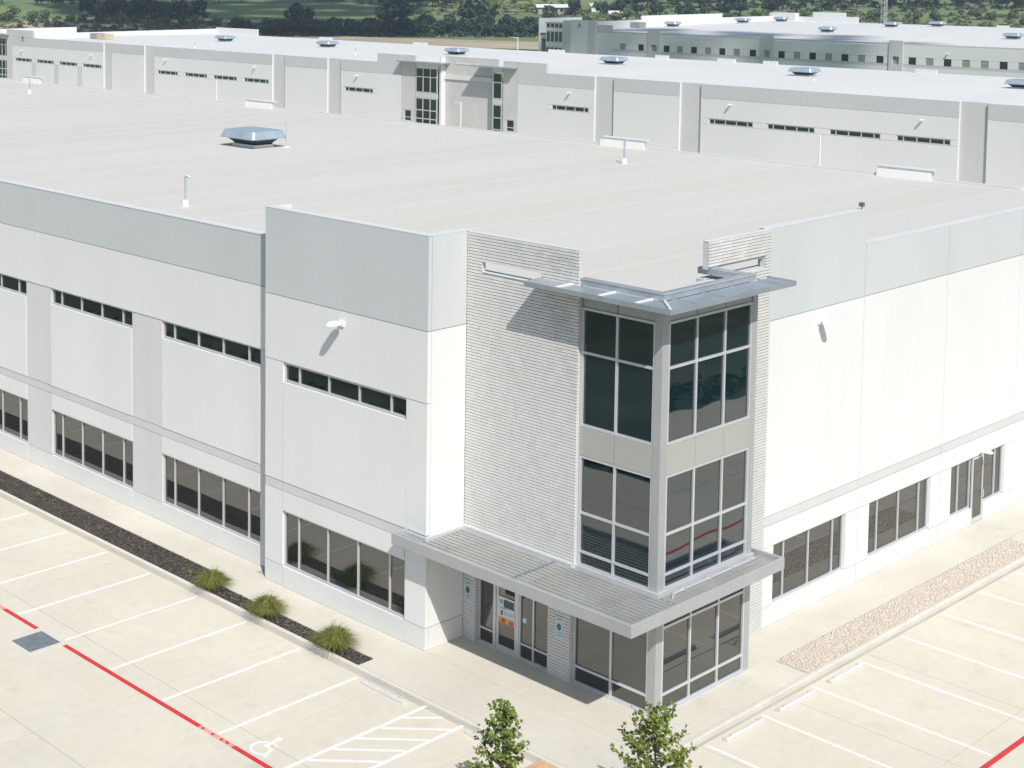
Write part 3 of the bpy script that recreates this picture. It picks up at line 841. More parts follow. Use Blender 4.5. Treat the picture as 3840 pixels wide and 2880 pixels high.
# --- roof: membrane sheets laid along x
ZR = 11.20
rb = MB(); rb.box(-.9, 39.3, 7.7, 150, ZR - .35, ZR - .03); rb.box(.25, 39.3, 1.6, 7.7, ZR - .35, ZR - .031); 
roof = rb.build('roof', M['roof_far'], W)
y = 1.72; k = 0
while y < 150:
    w = 3.05
    slab('membrane_sheet', M['roof'], roof, .23 if y < 7.6 else -.9, 39.3, y, min(y + w, 150) - .02, ZR - .03, ZR + (.004 if k % 2 else 0))
    b = MB(); b.box(.23 if y < 7.6 else -.9, 39.3, y - .09, y + .05, ZR + .001, ZR + .012); b.build('membrane_seam', M['seam'], roof)
    y += w; k += 1
b = MB(); b.box(39.3, 39.5, 7.2, 150, ZR - .5, ZR + .14); b.build('gutter', M['pier'], W)
for (a, e) in ((11.8, 14.7), (29.6, 32.8), (64.0, 67.1), (97.0, 99.9), (130.8, 133.9)):
    b = MB(); b.v += [(39.08, a, ZR), (39.3, a, ZR), (39.3, a, ZR + .40), (39.2, a, ZR + .40), (39.08, e, ZR), (39.3, e, ZR), (39.3, e, ZR + .40), (39.2, e, ZR + .40)]
    b.f += [(0, 1, 2, 3), (7, 6, 5, 4), (0, 3, 7, 4), (3, 2, 6, 7), (1, 5, 6, 2), (0, 4, 5, 1)]; b.m += [0] * 6
    b.build('roof_upstand', M['upstand'], W)
    slab('upstand_flashing', M['steel'], W, 39.3, 39.34, a - .12, e + .05, ZR + .30, ZR + .50); slab('upstand_lid', M['upstand'], W, 39.342, 39.7, a - .1, e, ZR + .50, ZR + .56)
b = MB(); b.box(39.3, 39.6, 1.5, 150, -3.8, ZR - .5); b.box(39.3, 39.6, 1.5, 7.2, ZR - .5, ZR + .1); b.build('rear_wall', M['white'], W)
b = MB(); b.box(.5, 39.3, 149.7, 150, 0, ZTOP); b.build('end_wall', M['white'], W)

# ---- things fixed on the nearest warehouse
def ventilator(loc, s, label, group=None, name='roof_ventilator'):
    r = empty(name, loc, label, 'ventilator', group)
    b = MB(); b.box(-.8 * s, .8 * s, -1.15 * s, 1.15 * s, 0, .2 * s); b.build('curb', M['cap'], None).parent = r
    b = MB(); b.frustum((-.72 * s, .72 * s, -1.05 * s, 1.05 * s, .02), .2 * s, (-.78 * s, .78 * s, -1.12 * s, 1.12 * s, .02), .3 * s)
    b.frustum((-.8 * s, .8 * s, -1.15 * s, 1.15 * s, .1), .3 * s, (-1.25 * s, 1.25 * s, -1.55 * s, 1.55 * s, .3), .62 * s)
    b.build('throat', M['throat'], None).parent = r
    b = MB(); b.frustum((-1.40 * s, 1.40 * s, -1.72 * s, 1.72 * s, .10 * s), .60 * s, (-1.42 * s, 1.42 * s, -1.74 * s, 1.74 * s, .10 * s), .66 * s)
    b.frustum((-1.42 * s, 1.42 * s, -1.74 * s, 1.74 * s, .10 * s), .66 * s, (-1.24 * s, 1.24 * s, -1.56 * s, 1.56 * s, .10 * s), 1.10 * s)
    b.frustum((-1.24 * s, 1.24 * s, -1.56 * s, 1.56 * s, .10 * s), 1.10 * s, (-1.0 * s, 1.0 * s, -1.3 * s, 1.3 * s, .2 * s), 1.16 * s)
    b.build('hood', M['galv'], None).parent = r
    return r
v0 = ventilator((22.35, 45.7, ZR), .92, 'large hooded metal ventilator on the nearest roof')
def pipe_vent(loc, h, label, cat='vent pipe', bent=False, group='vent pipes on the roofs'):
    r = empty('vent_pipe', loc, label, cat, group)
    b = MB(); b.tube([(0, 0, 0), (0, 0, .28), (0, 0, .3)], [.16, .14, .13], 10); o = b.build('boot', M['lamp'], None); o.parent = r
    b = MB(); b.tube([(0, 0, .28), (0, 0, h)], .05, 8); b.tube([(0, 0, h - .02), (.06, -.06, h + .03), (.16, -.14, h - .02)], .06, 8); o = b.build('pipe', M['galv'], None); o.parent = r
    return r
pipe_vent((4.91, 29.3, ZR), 1.35, 'slim grey vent pipe on the nearest roof beside the left parapet')
pipe_vent((32.85, 26.2, ZR), 1.3, 'vent pipe near the far edge of the nearest roof, before the right windows')
pipe_vent((32.7, 88.1, ZR), 1.2, 'vent pipe near the far left edge of the nearest roof')
r = empty('antenna_pole', (23.4, 43.9, ZR), 'thin pole standing beside the hooded ventilator', 'pole')
b = MB(); b.tube([(0, 0, 0), (0, 0, 1.55)], .022, 6); b.build('pole', M['galv'], None).parent = r
b = MB(); b.box(-.14, .14, -.14, .14, 0, .08); b.build('foot', M['lamp'], None).parent = r
r = empty('parapet_camera', (13.75, 1.52, ZHI + .02), 'tiny dark camera at the end of the raised right parapet', 'camera')
b = MB(); b.tube([(0, 0, 0), (0, 0, .12)], .02, 6); b.box(-.09, .07, -.07, .07, .10, .24); b.build('camera_body', M['signd'], None).parent = r

def wall_lamp(loc, face, label, group, s=1.0):
    r = empty('wall_lamp', loc, label, 'lamp', group, 0 if face == 'X' else PI / 2)
    b = MB(); b.box(-.06 * s, 0, -.12 * s, .12 * s, -.10 * s, .10 * s); b.tube([(-.05 * s, 0, 0), (-.2 * s, 0, .05 * s)], .035 * s, 6); b.build('bracket', M['lamp'], None).parent = r
    b = MB(); b.frustum((-.66 * s, -.14 * s, -.17 * s, .17 * s, .08 * s), 0, (-.6 * s, -.18 * s, -.14 * s, .14 * s, .07 * s), .10 * s); b.build('lamp_head', M['lamp'], None).parent = r
    return r
wall_lamp((XB, 11.5, 10.02), 'X', 'white wall lamp on the block left of the brick, casting a slanted shadow', 'white wall lamps')
wall_lamp((10.85, YR, 9.98), 'Y', 'white wall lamp high on the right white wall', 'white wall lamps')
wall_lamp((23.2, YR, 2.92), 'Y', 'small white lamp above the side door', 'white wall lamps', .8)

def entry_sign(y, label):
    r = empty('entrance_sign', (-.152, y, 1.62), label, 'sign', 'pale vinyl signs beside the entrance')
    b = MB(); b.box(-.012, 0, -.15, .15, -.34, .36); b.build('sign_plate', M['signw'], None).parent = r
    b = MB()
    pts = [(.085 * math.cos(2 * PI * k / 14), .115 * math.sin(2 * PI * k / 14)) for k in range(14)]
    n = len(pts); b.v += [(-.017, p[0], p[1] + .03) for p in pts]; b.f.append(tuple(range(n))); b.m.append(0); b.build('emblem', M['signd'], None).parent = r
    b = MB(); b.box(-.015, -.012, -.10, .10, .24, .29); b.box(-.015, -.012, -.10, .06, -.17, -.14); b.box(-.015, -.012, -.10, .1, -.25, -.22); b.build('caption_bar', M['pblue'], None).parent = r
    return r
entry_sign(7.28, 'pale blue sign with dark round emblem left of the entrance door')
entry_sign(3.46, 'pale blue sign with dark round emblem on the brick pier right of the door')
r = empty('door_poster', (-.004, 5.74, 1.37), 'white and teal poster with red and orange foot on the entrance door', 'poster')
def flat(name, y0, y1, z0, z1, x, m):
    b = MB(); b.box(x - .003, x, y0, y1, z0, z1); o = b.build(name, m, None); o.parent = r; return o
flat('sheet', -.33, .33, -.43, .43, 0, M['pwhite']); flat('photo_block', -.31, .12, .10, .36, -.004, M['pteal']); flat('title_mark', .16, .29, .2, .33, -.004, M['pblue']); flat('title_bar', .0, .28, .04, .075, -.004, M['pblue'])
flat('figure_mark', .15, .24, -.18, -.02, -.004, M['signd']); flat('text_line', -.28, .1, -.07, -.05, -.004, M['pblue']); flat('text_line', -.28, .1, -.13, -.11, -.004, M['pblue'])
flat('foot_band', -.33, .33, -.43, -.24, -.004, M['porange']); flat('foot_mark', .05, .2, -.40, -.27, -.008, M['pred']); flat('foot_mark', -.3, -.12, -.41, -.30, -.008, M['pred'])
b = MB(); b.box(-.057, -.053, 4.95, 5.10, 1.2, 1.36); st = b.build('door_sticker', M['pwhite']); tag(st, 'small white square sticker on the glass right of the entrance door', 'sticker'); st.location.x = .104

# ================================================================ MIDDLE WAREHOUSE
W2 = empty('warehouse', (120, 104, -3.8), 'long middle warehouse with strip windows facing the nearest roof', 'warehouse')
X2 = 120.0; ZG = -3.85; ZP = 8.45; ZB2 = 6.78
def bay2(y0, y1, wins=(), piers=False):
    plateX(W2, X2, y0, y1, ZB2, ZP, M['farband'], .3); plateX(W2, X2, y0, y1, 4.43, ZB2, M['farwall'], .3)
    plateX(W2, X2, y0, y1, ZG, 3.76, M['farwall'], .3)
    last = y0
    for (a, e) in sorted(wins):
        plateX(W2, X2, last, a, 3.76, 4.43, M['farwall'], .3, 'pier_panel'); last = e
        s = (e - a) / 8
        window(W2, 'X', X2 + .08, a, e, 3.77, 4.42, (a + s, a + 3 * s, a + 5 * s, a + 7 * s), (), bar=.11, dep=.12)
    plateX(W2, X2, last, y1, 3.76, 4.43, M['farwall'], .3, 'pier_panel')
def recess2(y0, y1):
    slab('recess_panel', M['farrecess'], W2, X2 + .26, X2 + .9, y0, y1, ZG, ZP)
    for y in (y0, y1):
        slab('recess_cheek', M['farwall'], W2, X2 + .02, X2 + .25, y - .02 if y == y1 else y - .3, y + .3 if y == y1 else y + .02, ZG, ZP - .01)
def bayplain(y0, y1):
    plateX(W2, X2, y0, y1, ZB2, ZP, M['farband'], .3); plateX(W2, X2, y0, y1, ZG, ZB2, M['farwall'], .3)
bayplain(10, 46.4); recess2(46.4, 49.4)
bay2(49.4, 80.8, [(50.22, 56.19), (58.03, 64.04), (65.87, 71.86), (73.73, 79.66)])
recess2(80.8, 83.8); bayplain(83.8, 93.6); recess2(93.6, 96.6)
bay2(96.6, 104.4, [(97.5, 103.5)])
# entrance block
ZH2 = 9.68
def bw2(y0, y1, z0, z1, m, d=0.): slab('wall_panel', m, W2, X2 + d, X2 + .4 + d, y0 + .01, y1 - .01, z0, z1)
bw2(104.4, 109.3, ZB2, ZH2, M['farband']); bw2(104.4, 109.3, ZG, ZB2 - .02, M['farwall'])
bw2(109.3, 111.9, 1.9, ZH2, M['farbrick'], .05); bw2(109.3, 109.9, ZG, 1.9, M['farbrick'], .05); bw2(111.3, 111.9, ZG, 1.9, M['farbrick'], .05); bw2(109.9, 111.3, ZG, .3, M['farbrick'], .05)
window(W2, 'X', X2 + .12, 109.9, 111.3, .3, 1.9, (), (.85,), bar=.12)
bw2(113.8, 123.9, ZG, ZH2 + .1, M['farbrick'], 1.2); bw2(112.0, 113.8, 8.1, 8.75, M['farwall'], .05)
window(W2, 'X', X2, 112.05, 113.7, 4.5, 8.05, (), (6.75,), bar=.14); window(W2, 'X', X2, 112.05, 113.7, -1.2, 3.8, (), (.4, 2.0), bar=.14)
slab('spandrel_panel', M['farband'], W2, X2, X2 + .2, 112.05, 113.7, 3.82, 4.48)
bw2(128.3, 131.2, 1.9, ZH2, M['farbrick'], .05); bw2(128.3, 129.1, ZG, 1.9, M['farbrick'], .05); bw2(130.5, 131.2, ZG, 1.9, M['farbrick'], .05); bw2(129.1, 130.5, ZG, .3, M['farbrick'], .05)
window(W2, 'X', X2 + .12, 129.1, 130.5, .3, 1.9, (), (.85,), bar=.12)
bw2(131.2, 136.0, ZB2, ZH2, M['farband']); bw2(131.2, 136.0, ZG, ZB2 - .02, M['farwall'])
bw2(124.0, 128.2, 8.1, 8.75, M['farwall'], .05)
for (z0, z1, hs) in ((4.5, 8.05, (6.75,)), (-1.2, 3.8, (.85, 2.05))):
    window(W2, 'X', X2, 124.0, 128.2, z0, z1, (125.35, 126.75), hs, bar=.14)
slab('spandrel_panel', M['farband'], W2, X2, X2 + .2, 124.0, 128.2, 3.82, 4.48)
for (a, e) in ((122.7, 131.2), (109.4, 117.0)):
    b = MB(); b.box(X2 - 1.0, X2 + .02, a, e, 8.76, 8.9)
    if a > 120: b.box(X2 + .02, X2 + 1.2, a, 124.0, 8.76, 8.9)
    else: b.box(X2 + .02, X2 + 1.2, 113.8, e, 8.76, 8.9)
    b.build('canopy', M['steel'], W2)
for (a, e) in ((118.9, 121.6), (117.1, 118.0)):
    slab('slot_sill', M['cap'], W2, X2 + 1.15, X2 + 1.3, a, e, 8.75, 9.0)
slab('slot_sill', M['cap'], W2, X2 + .02, X2 + .1, 108.6, 109.25, 8.75, 9.0)
slab('return_panel', M['farwall'], W2, X2 + .4, X2 + 1.6, 123.6, 123.95, ZG, ZH2); slab('return_panel', M['farwall'], W2, X2 + .4, X2 + 1.6, 113.75, 114.0, ZG, 8.7)
# left half
bay2(136.0, 143.8, [(136.9, 142.9)]); recess2(143.8, 146.8); bayplain(146.8, 156.6); recess2(156.6, 159.6)
bay2(159.6, 191.0, [(160.5, 166.6), (168.5, 174.5), (176.3, 182.3), (184.3, 190.0)])
recess2(191.0, 193.9); bayplain(193.9, 203.8); recess2(203.8, 206.4)
bay2(206.4, 237.6, [(207.1, 213.1), (215.0, 221.0), (222.9, 228.9), (230.7, 236.7)])
for y in (214.05, 221.95, 229.8): slab('pier_strip', M['farrecess'], W2, X2 - .02, X2, y - .8, y + .8, ZG, 3.74)
slab('wall_panel', M['farband'], W2, X2 - .02, X2 + .4, 230.0, 237.6, ZP + .01, 9.8)
bw2(237.6, 239.8, ZG, 9.8, M['farbrick'])
for (z0, z1, hs) in ((4.5, 8.05, (6.75,)), (-1.2, 3.8, (.85, 2.05))): window(W2, 'X', X2 + .1, 239.8, 243.0, z0, z1, (240.5, 241.8), hs, bar=.14)
slab('spandrel_panel', M['farband'], W2, X2 + .1, X2 + .3, 239.8, 243.0, 3.82, 4.48); slab('spandrel_panel', M['farband'], W2, X2 + .1, X2 + .3, 239.8, 243, 8.1, 8.7)
b = MB(); b.box(X2 - .9, X2 + .1, 238.8, 244, 8.72, 8.9); b.build('canopy', M['steel'], W2)
# back faces, roof, rear upstands
b = MB(); b.box(X2 + .9, X2 + 1.1, 10, 109, ZG, ZP - .1); b.box(X2 + 1.6, X2 + 1.8, 109, 131.3, ZG, ZP - .1); b.box(X2 + .9, X2 + 1.1, 131.3, 243, ZG, ZP - .1); b.build('backing_wall', M['farwall'], W2)
b = MB()
for i in range(27):
    y0 = 10 + 8.63 * i; y1 = y0 + 8.61
    xe = X2 + (1.7 if i in (11, 12, 13) else .95)
    b.face([(xe, y0, 7.45), (X2 + 32, y0, 7.75), (X2 + 32, y1, 7.75), (xe, y1, 7.45)]); b.face([(X2 + 32, y0, 7.75), (174, y0, 7.5), (174, y1, 7.5), (X2 + 32, y1, 7.75)])
b.box(X2 + 1, 174, 10, 243, 6.6, 7.2)
b.build('roof', M['roof_far'], W2)
b = MB(); b.box(X2 + .3, 138, 242.7, 243.1, ZG, 9.75); b.box(138, 175, 242.7, 243.1, ZG, 8.6); b.build('end_wall', M['farwall'], W2)
b = MB(); b.box(174, 174.35, 228.5, 242.7, ZG, 8.9); b.box(174, 174.3, 10, 228.5, ZG, 7.56); b.build('rear_wall', M['farwall'], W2)
for (a, e) in ((204.9, 208.4), (178.3, 181.8), (145.4, 148.8), (123.9, 126.4), (111.4, 114.6), (104.0, 106.4), (78.8, 81.9)):
    slab('roof_upstand', M['cap'], W2, 173.6, 173.98, a, e, 7.4, 8.05)
def emblem(loc, h, label, z2):
    r = empty('wall_emblem', loc, label, 'emblem')
    b = MB(); b.prism([(-.06, -.1), (0, -.1), (0, .1), (-.06, .1)], 0, .05)
    b = MB()
    pts = [(0, .5), (.32, .12), (.42, -.2), (.15, -.28), (0, -.05), (-.15, -.28), (-.42, -.2), (-.32, .12)]
    b.v += [(-.03, p[0] * h, p[1] * h) for p in pts]; b.f.append(tuple(range(8))); b.m.append(0)
    b.v += [(0, p[0] * h, p[1] * h) for p in pts]
    for k in range(8): j = (k + 1) % 8; b.f.append((k, j, 8 + j, 8 + k)); b.m.append(0)
    b.build('emblem_mark', M['signd'], None).parent = r
    b = MB(); b.box(-.03, 0, -.85 * h, .85 * h, -.72 * h, -.48 * h); b.build('caption_bar', M['dockgrey'], None).parent = r
emblem((X2 - .03, 233.8, 8.35), .75, 'small dark emblem above a caption on the middle warehouse left end', 7.6)
ORD = ['leftmost', 'second', 'third', 'fourth', 'fifth', 'sixth']
for i, (x, y) in enumerate([(150.5, 209.8), (151.7, 181.7), (152.1, 150.4), (152.1, 118.2), (152.2, 86.5), (152.8, 57.4)]):
    lab = 'hooded ventilator on the middle roof, ' + ('leftmost of its row of six' if i == 0 else 'rightmost, cut by the photo edge' if i == 5 else ORD[i] + ' from the left in its row of six')
    if i == 0: v2 = ventilator((x, y, 7.7), 1.0, lab, 'ventilators along the middle roof')
    else:
        o = copy_tree(v2); o.location = (x, y, 7.7); o['label'] = lab
for i, (y, z) in enumerate([(53.3, 6.45), (76.7, 6.45), (100.5, 6.35), (140.1, 6.4), (163.8, 6.45), (187.5, 6.5), (210.1, 6.27), (234.0, 6.15)]):
    wall_lamp((X2, y, z - .2), 'X', 'white lamp on the middle warehouse front, ' + ['first', 'second', 'third', 'fourth', 'fifth', 'sixth', 'seventh', 'eighth'][i] + ' counted from the right', 'wall lamps on the middle warehouse', .85)
pipe_vent((146, 81.5, 7.6), .9, 'tiny white vent below the fifth ventilator on the middle roof')
pipe_vent((141, 163, 7.6), 1.0, 'tiny white vent left of the raised entrance parapets on the middle roof')
pipe_vent((132.5, 196, 7.6), .9, 'tiny white vent before the left end of the middle roof')
r = empty('rooftop_unit', (138, 233.5, 7.55), 'grey and beige rooftop unit at the left end of the middle roof', 'rooftop unit')
b = MB(); b.box(-1.2, 1.0, .2, 2.6, .1, 1.2); b.build('fan_box', M['dockgrey'], None).parent = r
b = MB(); b.box(-1.2, 1.0, -2.6, .2, .1, 1.15); b.build('coil_box', mat('unit_beige', (.5, .42, .3), .6, .05), None).parent = r
# lot behind the nearest warehouse with lamp posts
b = MB(); b.box(40, 119.9, -10, 300, -4.3, -3.9); tag(b.build('service_yard', M['concrete']), 'concrete yard between the nearest and middle warehouses', None, None, 'structure')
def lamp_post(x, y, h, label, zg):
    r = empty('lamp_post', (x, y, zg), label, 'lamp post', 'white lamp posts in the yards')
    b = MB(); b.tube([(0, 0, 0), (0, 0, .7)], .28, 10); b.build('footing', M['kerb'], None).parent = r
    b = MB(); b.tube([(0, 0, .7), (0, 0, h)], [.11, .085], 8); b.build('pole', M['lamp'], None).parent = r
    b = MB(); b.box(-.12, .12, .05, 1.0, h - .14, h); b.build('lamp_head', M['lamp'], None).parent = r
lamp_post(104, 104.6, 9.4, 'white lamp post before the raised entrance of the middle warehouse', -3.9)
lamp_post(104, 55.8, 9.4, 'white lamp post before the right strip windows of the middle warehouse', -3.9)
lamp_post(104, 153.3, 9.3, 'white lamp post before the left strip windows of the middle warehouse', -3.9)
lamp_post(182, 163, 14.9, 'white lamp post rising behind the middle roof beside the far glass tower', -5.5)

# ================================================================ FAR WAREHOUSE
W3 = empty('warehouse', (285, 150, -6.3), 'far warehouse with a row of square dock windows', 'warehouse')
X3 = 285.0
jo = [60 + 8.02 * i for i in range(21)]            # panel joints, the last at 220.4
for i in range(20):
    plateX(W3, X3, jo[i], jo[i + 1], 5.72, 6.15, M['farband'], .3); plateX(W3, X3, jo[i], jo[i + 1], 3.2, 5.66, M['farwall'], .3); plateX(W3, X3, jo[i], jo[i + 1], -6.4, 1.1, M['farwall'], .3)
    plateX(W3, X3, jo[i], jo[i + 1], 1.1, 1.62, M['farband'], .3, d=.03)
dw = [217.1, 211.5, 207.4, 203.8, 199.9, 195.8, 191.8, 187.8, 183.8, 179.4, 175.4, 171.8, 167.8, 163.8, 159.8, 155.8, 151.8, 147.4, 143.5, 139.9, 136, 132, 128, 124, 120, 116.1, 112, 108, 104, 100, 96, 92, 88, 84, 80, 76]
blk = set([1, 3, 5, 7, 9, 11, 13, 15, 17, 19, 21, 24, 27, 29, 31, 33])
last = 60
for k in reversed(range(len(dw))):
    a, e = dw[k] - .84, dw[k] + .84
    plateX(W3, X3, last, a, 1.62, 3.2, M['farwall'], .3, 'pier_panel', d=.004); last = e
    b = MB(); b.box(X3 + .1, X3 + .2, a, e, 1.62, 3.2); b.box(X3 + .06, X3 + .1, a, e, 2.36, 2.44)
    b.build('dock_door' if k not in blk else 'dock_window', M['dark'] if k in blk else M['dockgrey'], W3)
plateX(W3, X3, last, 220.4, 1.62, 3.2, M['farwall'], .3, 'pier_panel', d=.004)
for (a, e) in ((205.7, 209.3), (173.9, 177.2), (142.0, 145.2)):
    slab('pilaster', M['farband'], W3, X3 - .3, X3 - .02, a, e, 3.25, 6.75); slab('pilaster', M['farband'], W3, X3 - .3, X3 - .02, a, e, -6.4, 1.55)
    slab('pilaster', M['farband'], W3, X3 - .3, X3 - .02, a, a + .85, 1.55, 3.25); slab('pilaster', M['farband'], W3, X3 - .3, X3 - .02, e - .85, e, 1.55, 3.25)
slab('wall_panel', M['farwall'], W3, X3 - .3, X3 + .1, 220.4, 225.3, -6.4, 5.7); slab('wall_panel', M['farband'], W3, X3 - .3, X3 + .1, 220.4, 225.3, 5.74, 7.7)
slab('wall_panel', M['farband'], W3, X3 - .9, X3 + .2, 225.3, 227.6, -6.4, 8.8); slab('wall_panel', M['farwall'], W3, X3 - .8, X3 + .2, 227.62, 233.2, -6.4, 8.8); slab('wall_panel', M['farband'], W3, X3 - 1.1, X3 + .2, 233.2, 235.7, -6.4, 8.6)
for (z0, z1) in ((-4.6, 1.6), (2.6, 5.8), (6.3, 7.9)):
    window(W3, 'X', X3 - 1.0, 235.75, 241.5, z0, z1, (237.2, 238.6, 240.0), (), bar=.3, mg=M['glass_teal'], name='curtain_wall')
b = MB(); b.box(X3 - 1.0, X3 + .3, 235.75, 241.5, 1.62, 2.58); b.box(X3 - 1.0, X3 + .3, 235.75, 241.5, 5.82, 6.28); b.box(X3 - 1.2, X3 + .5, 235.4, 242, 7.92, 8.2); b.box(X3 - .8, X3 + 4, 235.75, 241.5, -6.4, -4.62); b.build('tower_band', M['farwall'], W3)
b = MB(); b.box(X3 - .6, X3 + 5, 235.9, 241.3, -6.4, 7.9); b.build('tower_core', M['dark'], W3)
b = MB()
for i in range(12):
    y0 = 60 + 15.4 * i; y1 = y0 + 15.38
    b.face([(X3 + .3, y0, 5.0), (X3 + 60, y0, 5.75), (X3 + 60, y1, 5.75), (X3 + .3, y1, 5.0)]); b.face([(X3 + 60, y0, 5.75), (400, y0, 6.15), (400, y1, 6.15), (X3 + 60, y1, 5.75)])
b.box(X3 + 1, 400, 60, 244.7, 3.5, 4.6)
b.build('roof', M['roof_far'], W3)
b = MB(); b.box(X3 + .2, 303, 244.6, 245, -6.4, 8.9); b.box(303, 330, 244.6, 245, -6.4, 7.6); b.box(330, 370, 244.6, 245, -6.4, 8.8); b.box(370, 398, 244.6, 245, -6.4, 7.6); b.build('end_wall', M['farwall'], W3)
b = MB(); b.box(398, 400.4, 237, 246, -6.4, 8.7); b.box(400, 400.4, 221, 232, -6.4, 9.1); b.box(400, 400.4, 232, 237, -6.4, 7.6); b.box(400, 400.4, 216.8, 221, -6.4, 7.9); b.box(400, 400.4, 60, 216.8, -6.4, 6.2); b.build('rear_wall', M['farwall'], W3)
for (a, e) in ((203, 206), (171, 174.5)): slab('roof_upstand', M['cap'], W3, 399.6, 399.98, a, e, 6.1, 6.75)
emblem((X3 - .83, 230.4, 7.5), .9, 'small dark emblem on the far warehouse left of its dock windows', 0)
for i, (x, y, z) in enumerate([(337, 239.0, 5.65), (374, 240, 6.0), (392, 238, 6.1), (338, 191, 5.65), (379, 195, 6.0), (392, 188, 6.1), (338, 142, 5.65)]):
    o = copy_tree(v2); o.location = (x, y, z); o.scale = (1.15, 1.15, 1.3)
    o['label'] = 'hooded ventilator on the far warehouse roof, ' + ['leftmost of the front row', 'leftmost of the back row', 'before the far white rear blocks', 'in the middle of the front row', 'before the lattice mast', 'rightmost of the back row', 'rightmost of the front row'][i]
    o['group'] = 'ventilators on the far warehouse roof'
r = empty('rooftop_unit', (326, 243.2, 5.55), 'small grey rooftop unit at the left end of the far roof', 'rooftop unit')
b = MB(); b.box(-1.6, 1.6, -1.8, 1.2, 0, 1.5); b.build('unit_box', M['dockgrey'], None).parent = r
for i, (y) in enumerate((214.5, 196.2, 156.0, 131.9)):
    wall_lamp((X3, y, 4.35), 'X', 'tiny wall lamp on the far warehouse, ' + ['leftmost', 'second from the left', 'third from the left', 'rightmost'][i] + ' of four', 'wall lamps on the far warehouse', 1.0)
# lattice mast behind the far warehouse
def mast():
    x, y = 470, 246.5; zg = ground_h(x, y)
    r = empty('lattice_mast', (x, y, zg), 'tall grey lattice mast rising behind the far roof', 'mast')
    b = MB(); s = .85; H = 20
    for (dx, dy) in ((-s, -s), (s, -s), (0, s)): b.tube([(dx, dy, 0), (dx, dy, H)], .11, 5)
    b.build('mast_leg', M['alu'], None).parent = r
    b = MB(); P = [(-s, -s), (s, -s), (0, s)]
    for k in range(10):
        for i in range(3):
            p, q = P[i], P[(i + 1) % 3]
            b.tube([(p[0], p[1], k * 2), (q[0], q[1], k * 2 + 2)], .06, 4); b.tube([(q[0], q[1], k * 2), (p[0], p[1], k * 2 + 2)], .06, 4)
    b.build('mast_brace', M['alu'], None).parent = r
mast()

# ================================================================ PLANTS
def grass_tuft(loc, R, n, label, seed):
    rnd = random.Random(seed)
    b = MB()
    for k in range(n):
        a = rnd.uniform(0, 2 * PI); out = R * rnd.uniform(.25, 1.0); h = R * rnd.uniform(.55, 1.05) * (1.15 - .55 * out / R)
        bx, by = rnd.uniform(-.07, .07), rnd.uniform(-.07, .07)
        w = rnd.uniform(.008, .016)
        if rnd.random() < .12: out *= 1.25; h *= 1.25; w *= .6
        dx, dy = math.cos(a), math.sin(a); nx, ny = -dy * w, dx * w
        pr = []
        for s in (0, .3, .6, .85, 1.0):
            q = out * s ** 1.25; z = h * (2.3 * s - 1.75 * s * s) if s < .66 else h * (2.3 * s - 1.75 * s * s)
            pr.append((bx + dx * q, by + dy * q, max(z, -.02), 1 - .9 * s))
        for i in range(4):
            p, q = pr[i], pr[i + 1]
            b.face([(p[0] - nx * p[3], p[1] - ny * p[3], p[2]), (p[0] + nx * p[3], p[1] + ny * p[3], p[2]), (q[0] + nx * q[3], q[1] + ny * q[3], q[2]), (q[0] - nx * q[3], q[1] - ny * q[3], q[2])])
    r = empty('ornamental_grass', loc, label, 'grass plant', 'grass tufts in the mulch bed')
    o = b.build('blades', M['blade'], None); o.parent = r
    return r
grass_tuft((-3.93, 9.6, -.03), .98, 1500, 'fountain grass tuft nearest the entrance, at the mulch bed end', 1)
grass_tuft((-3.93, 13.0, -.03), .92, 1500, 'middle fountain grass tuft of three in the mulch bed', 2)
grass_tuft((-3.85, 16.1, -.03), .86, 1400, 'fountain grass tuft farthest from the entrance, left of the other two', 3)
grass_tuft((-3.7, 17.6, -.03), .2, 60, 'tiny bright weed in the mulch just left of the leftmost tuft', 4)
grass_tuft((-3.45, 28.4, -.03), .24, 70, 'tiny bright weed in the mulch near the left photo edge', 5)
grass_tuft((-5.7, -.9, -.03), .6, 500, 'grass tuft between the two young trees at the bottom edge', 6)
grass_tuft((-7.3, 2.1, ZL), .01, 3, 'thin grass blades', 7) if False else None
grass_tuft((-7.4, .15, -.03), .55, 420, 'grass tuft left of the left young tree at the bottom edge', 8)
grass_tuft((-5.2, -3.0, -.03), .5, 300, 'grass tuft beneath the right young tree at the bottom edge', 9)

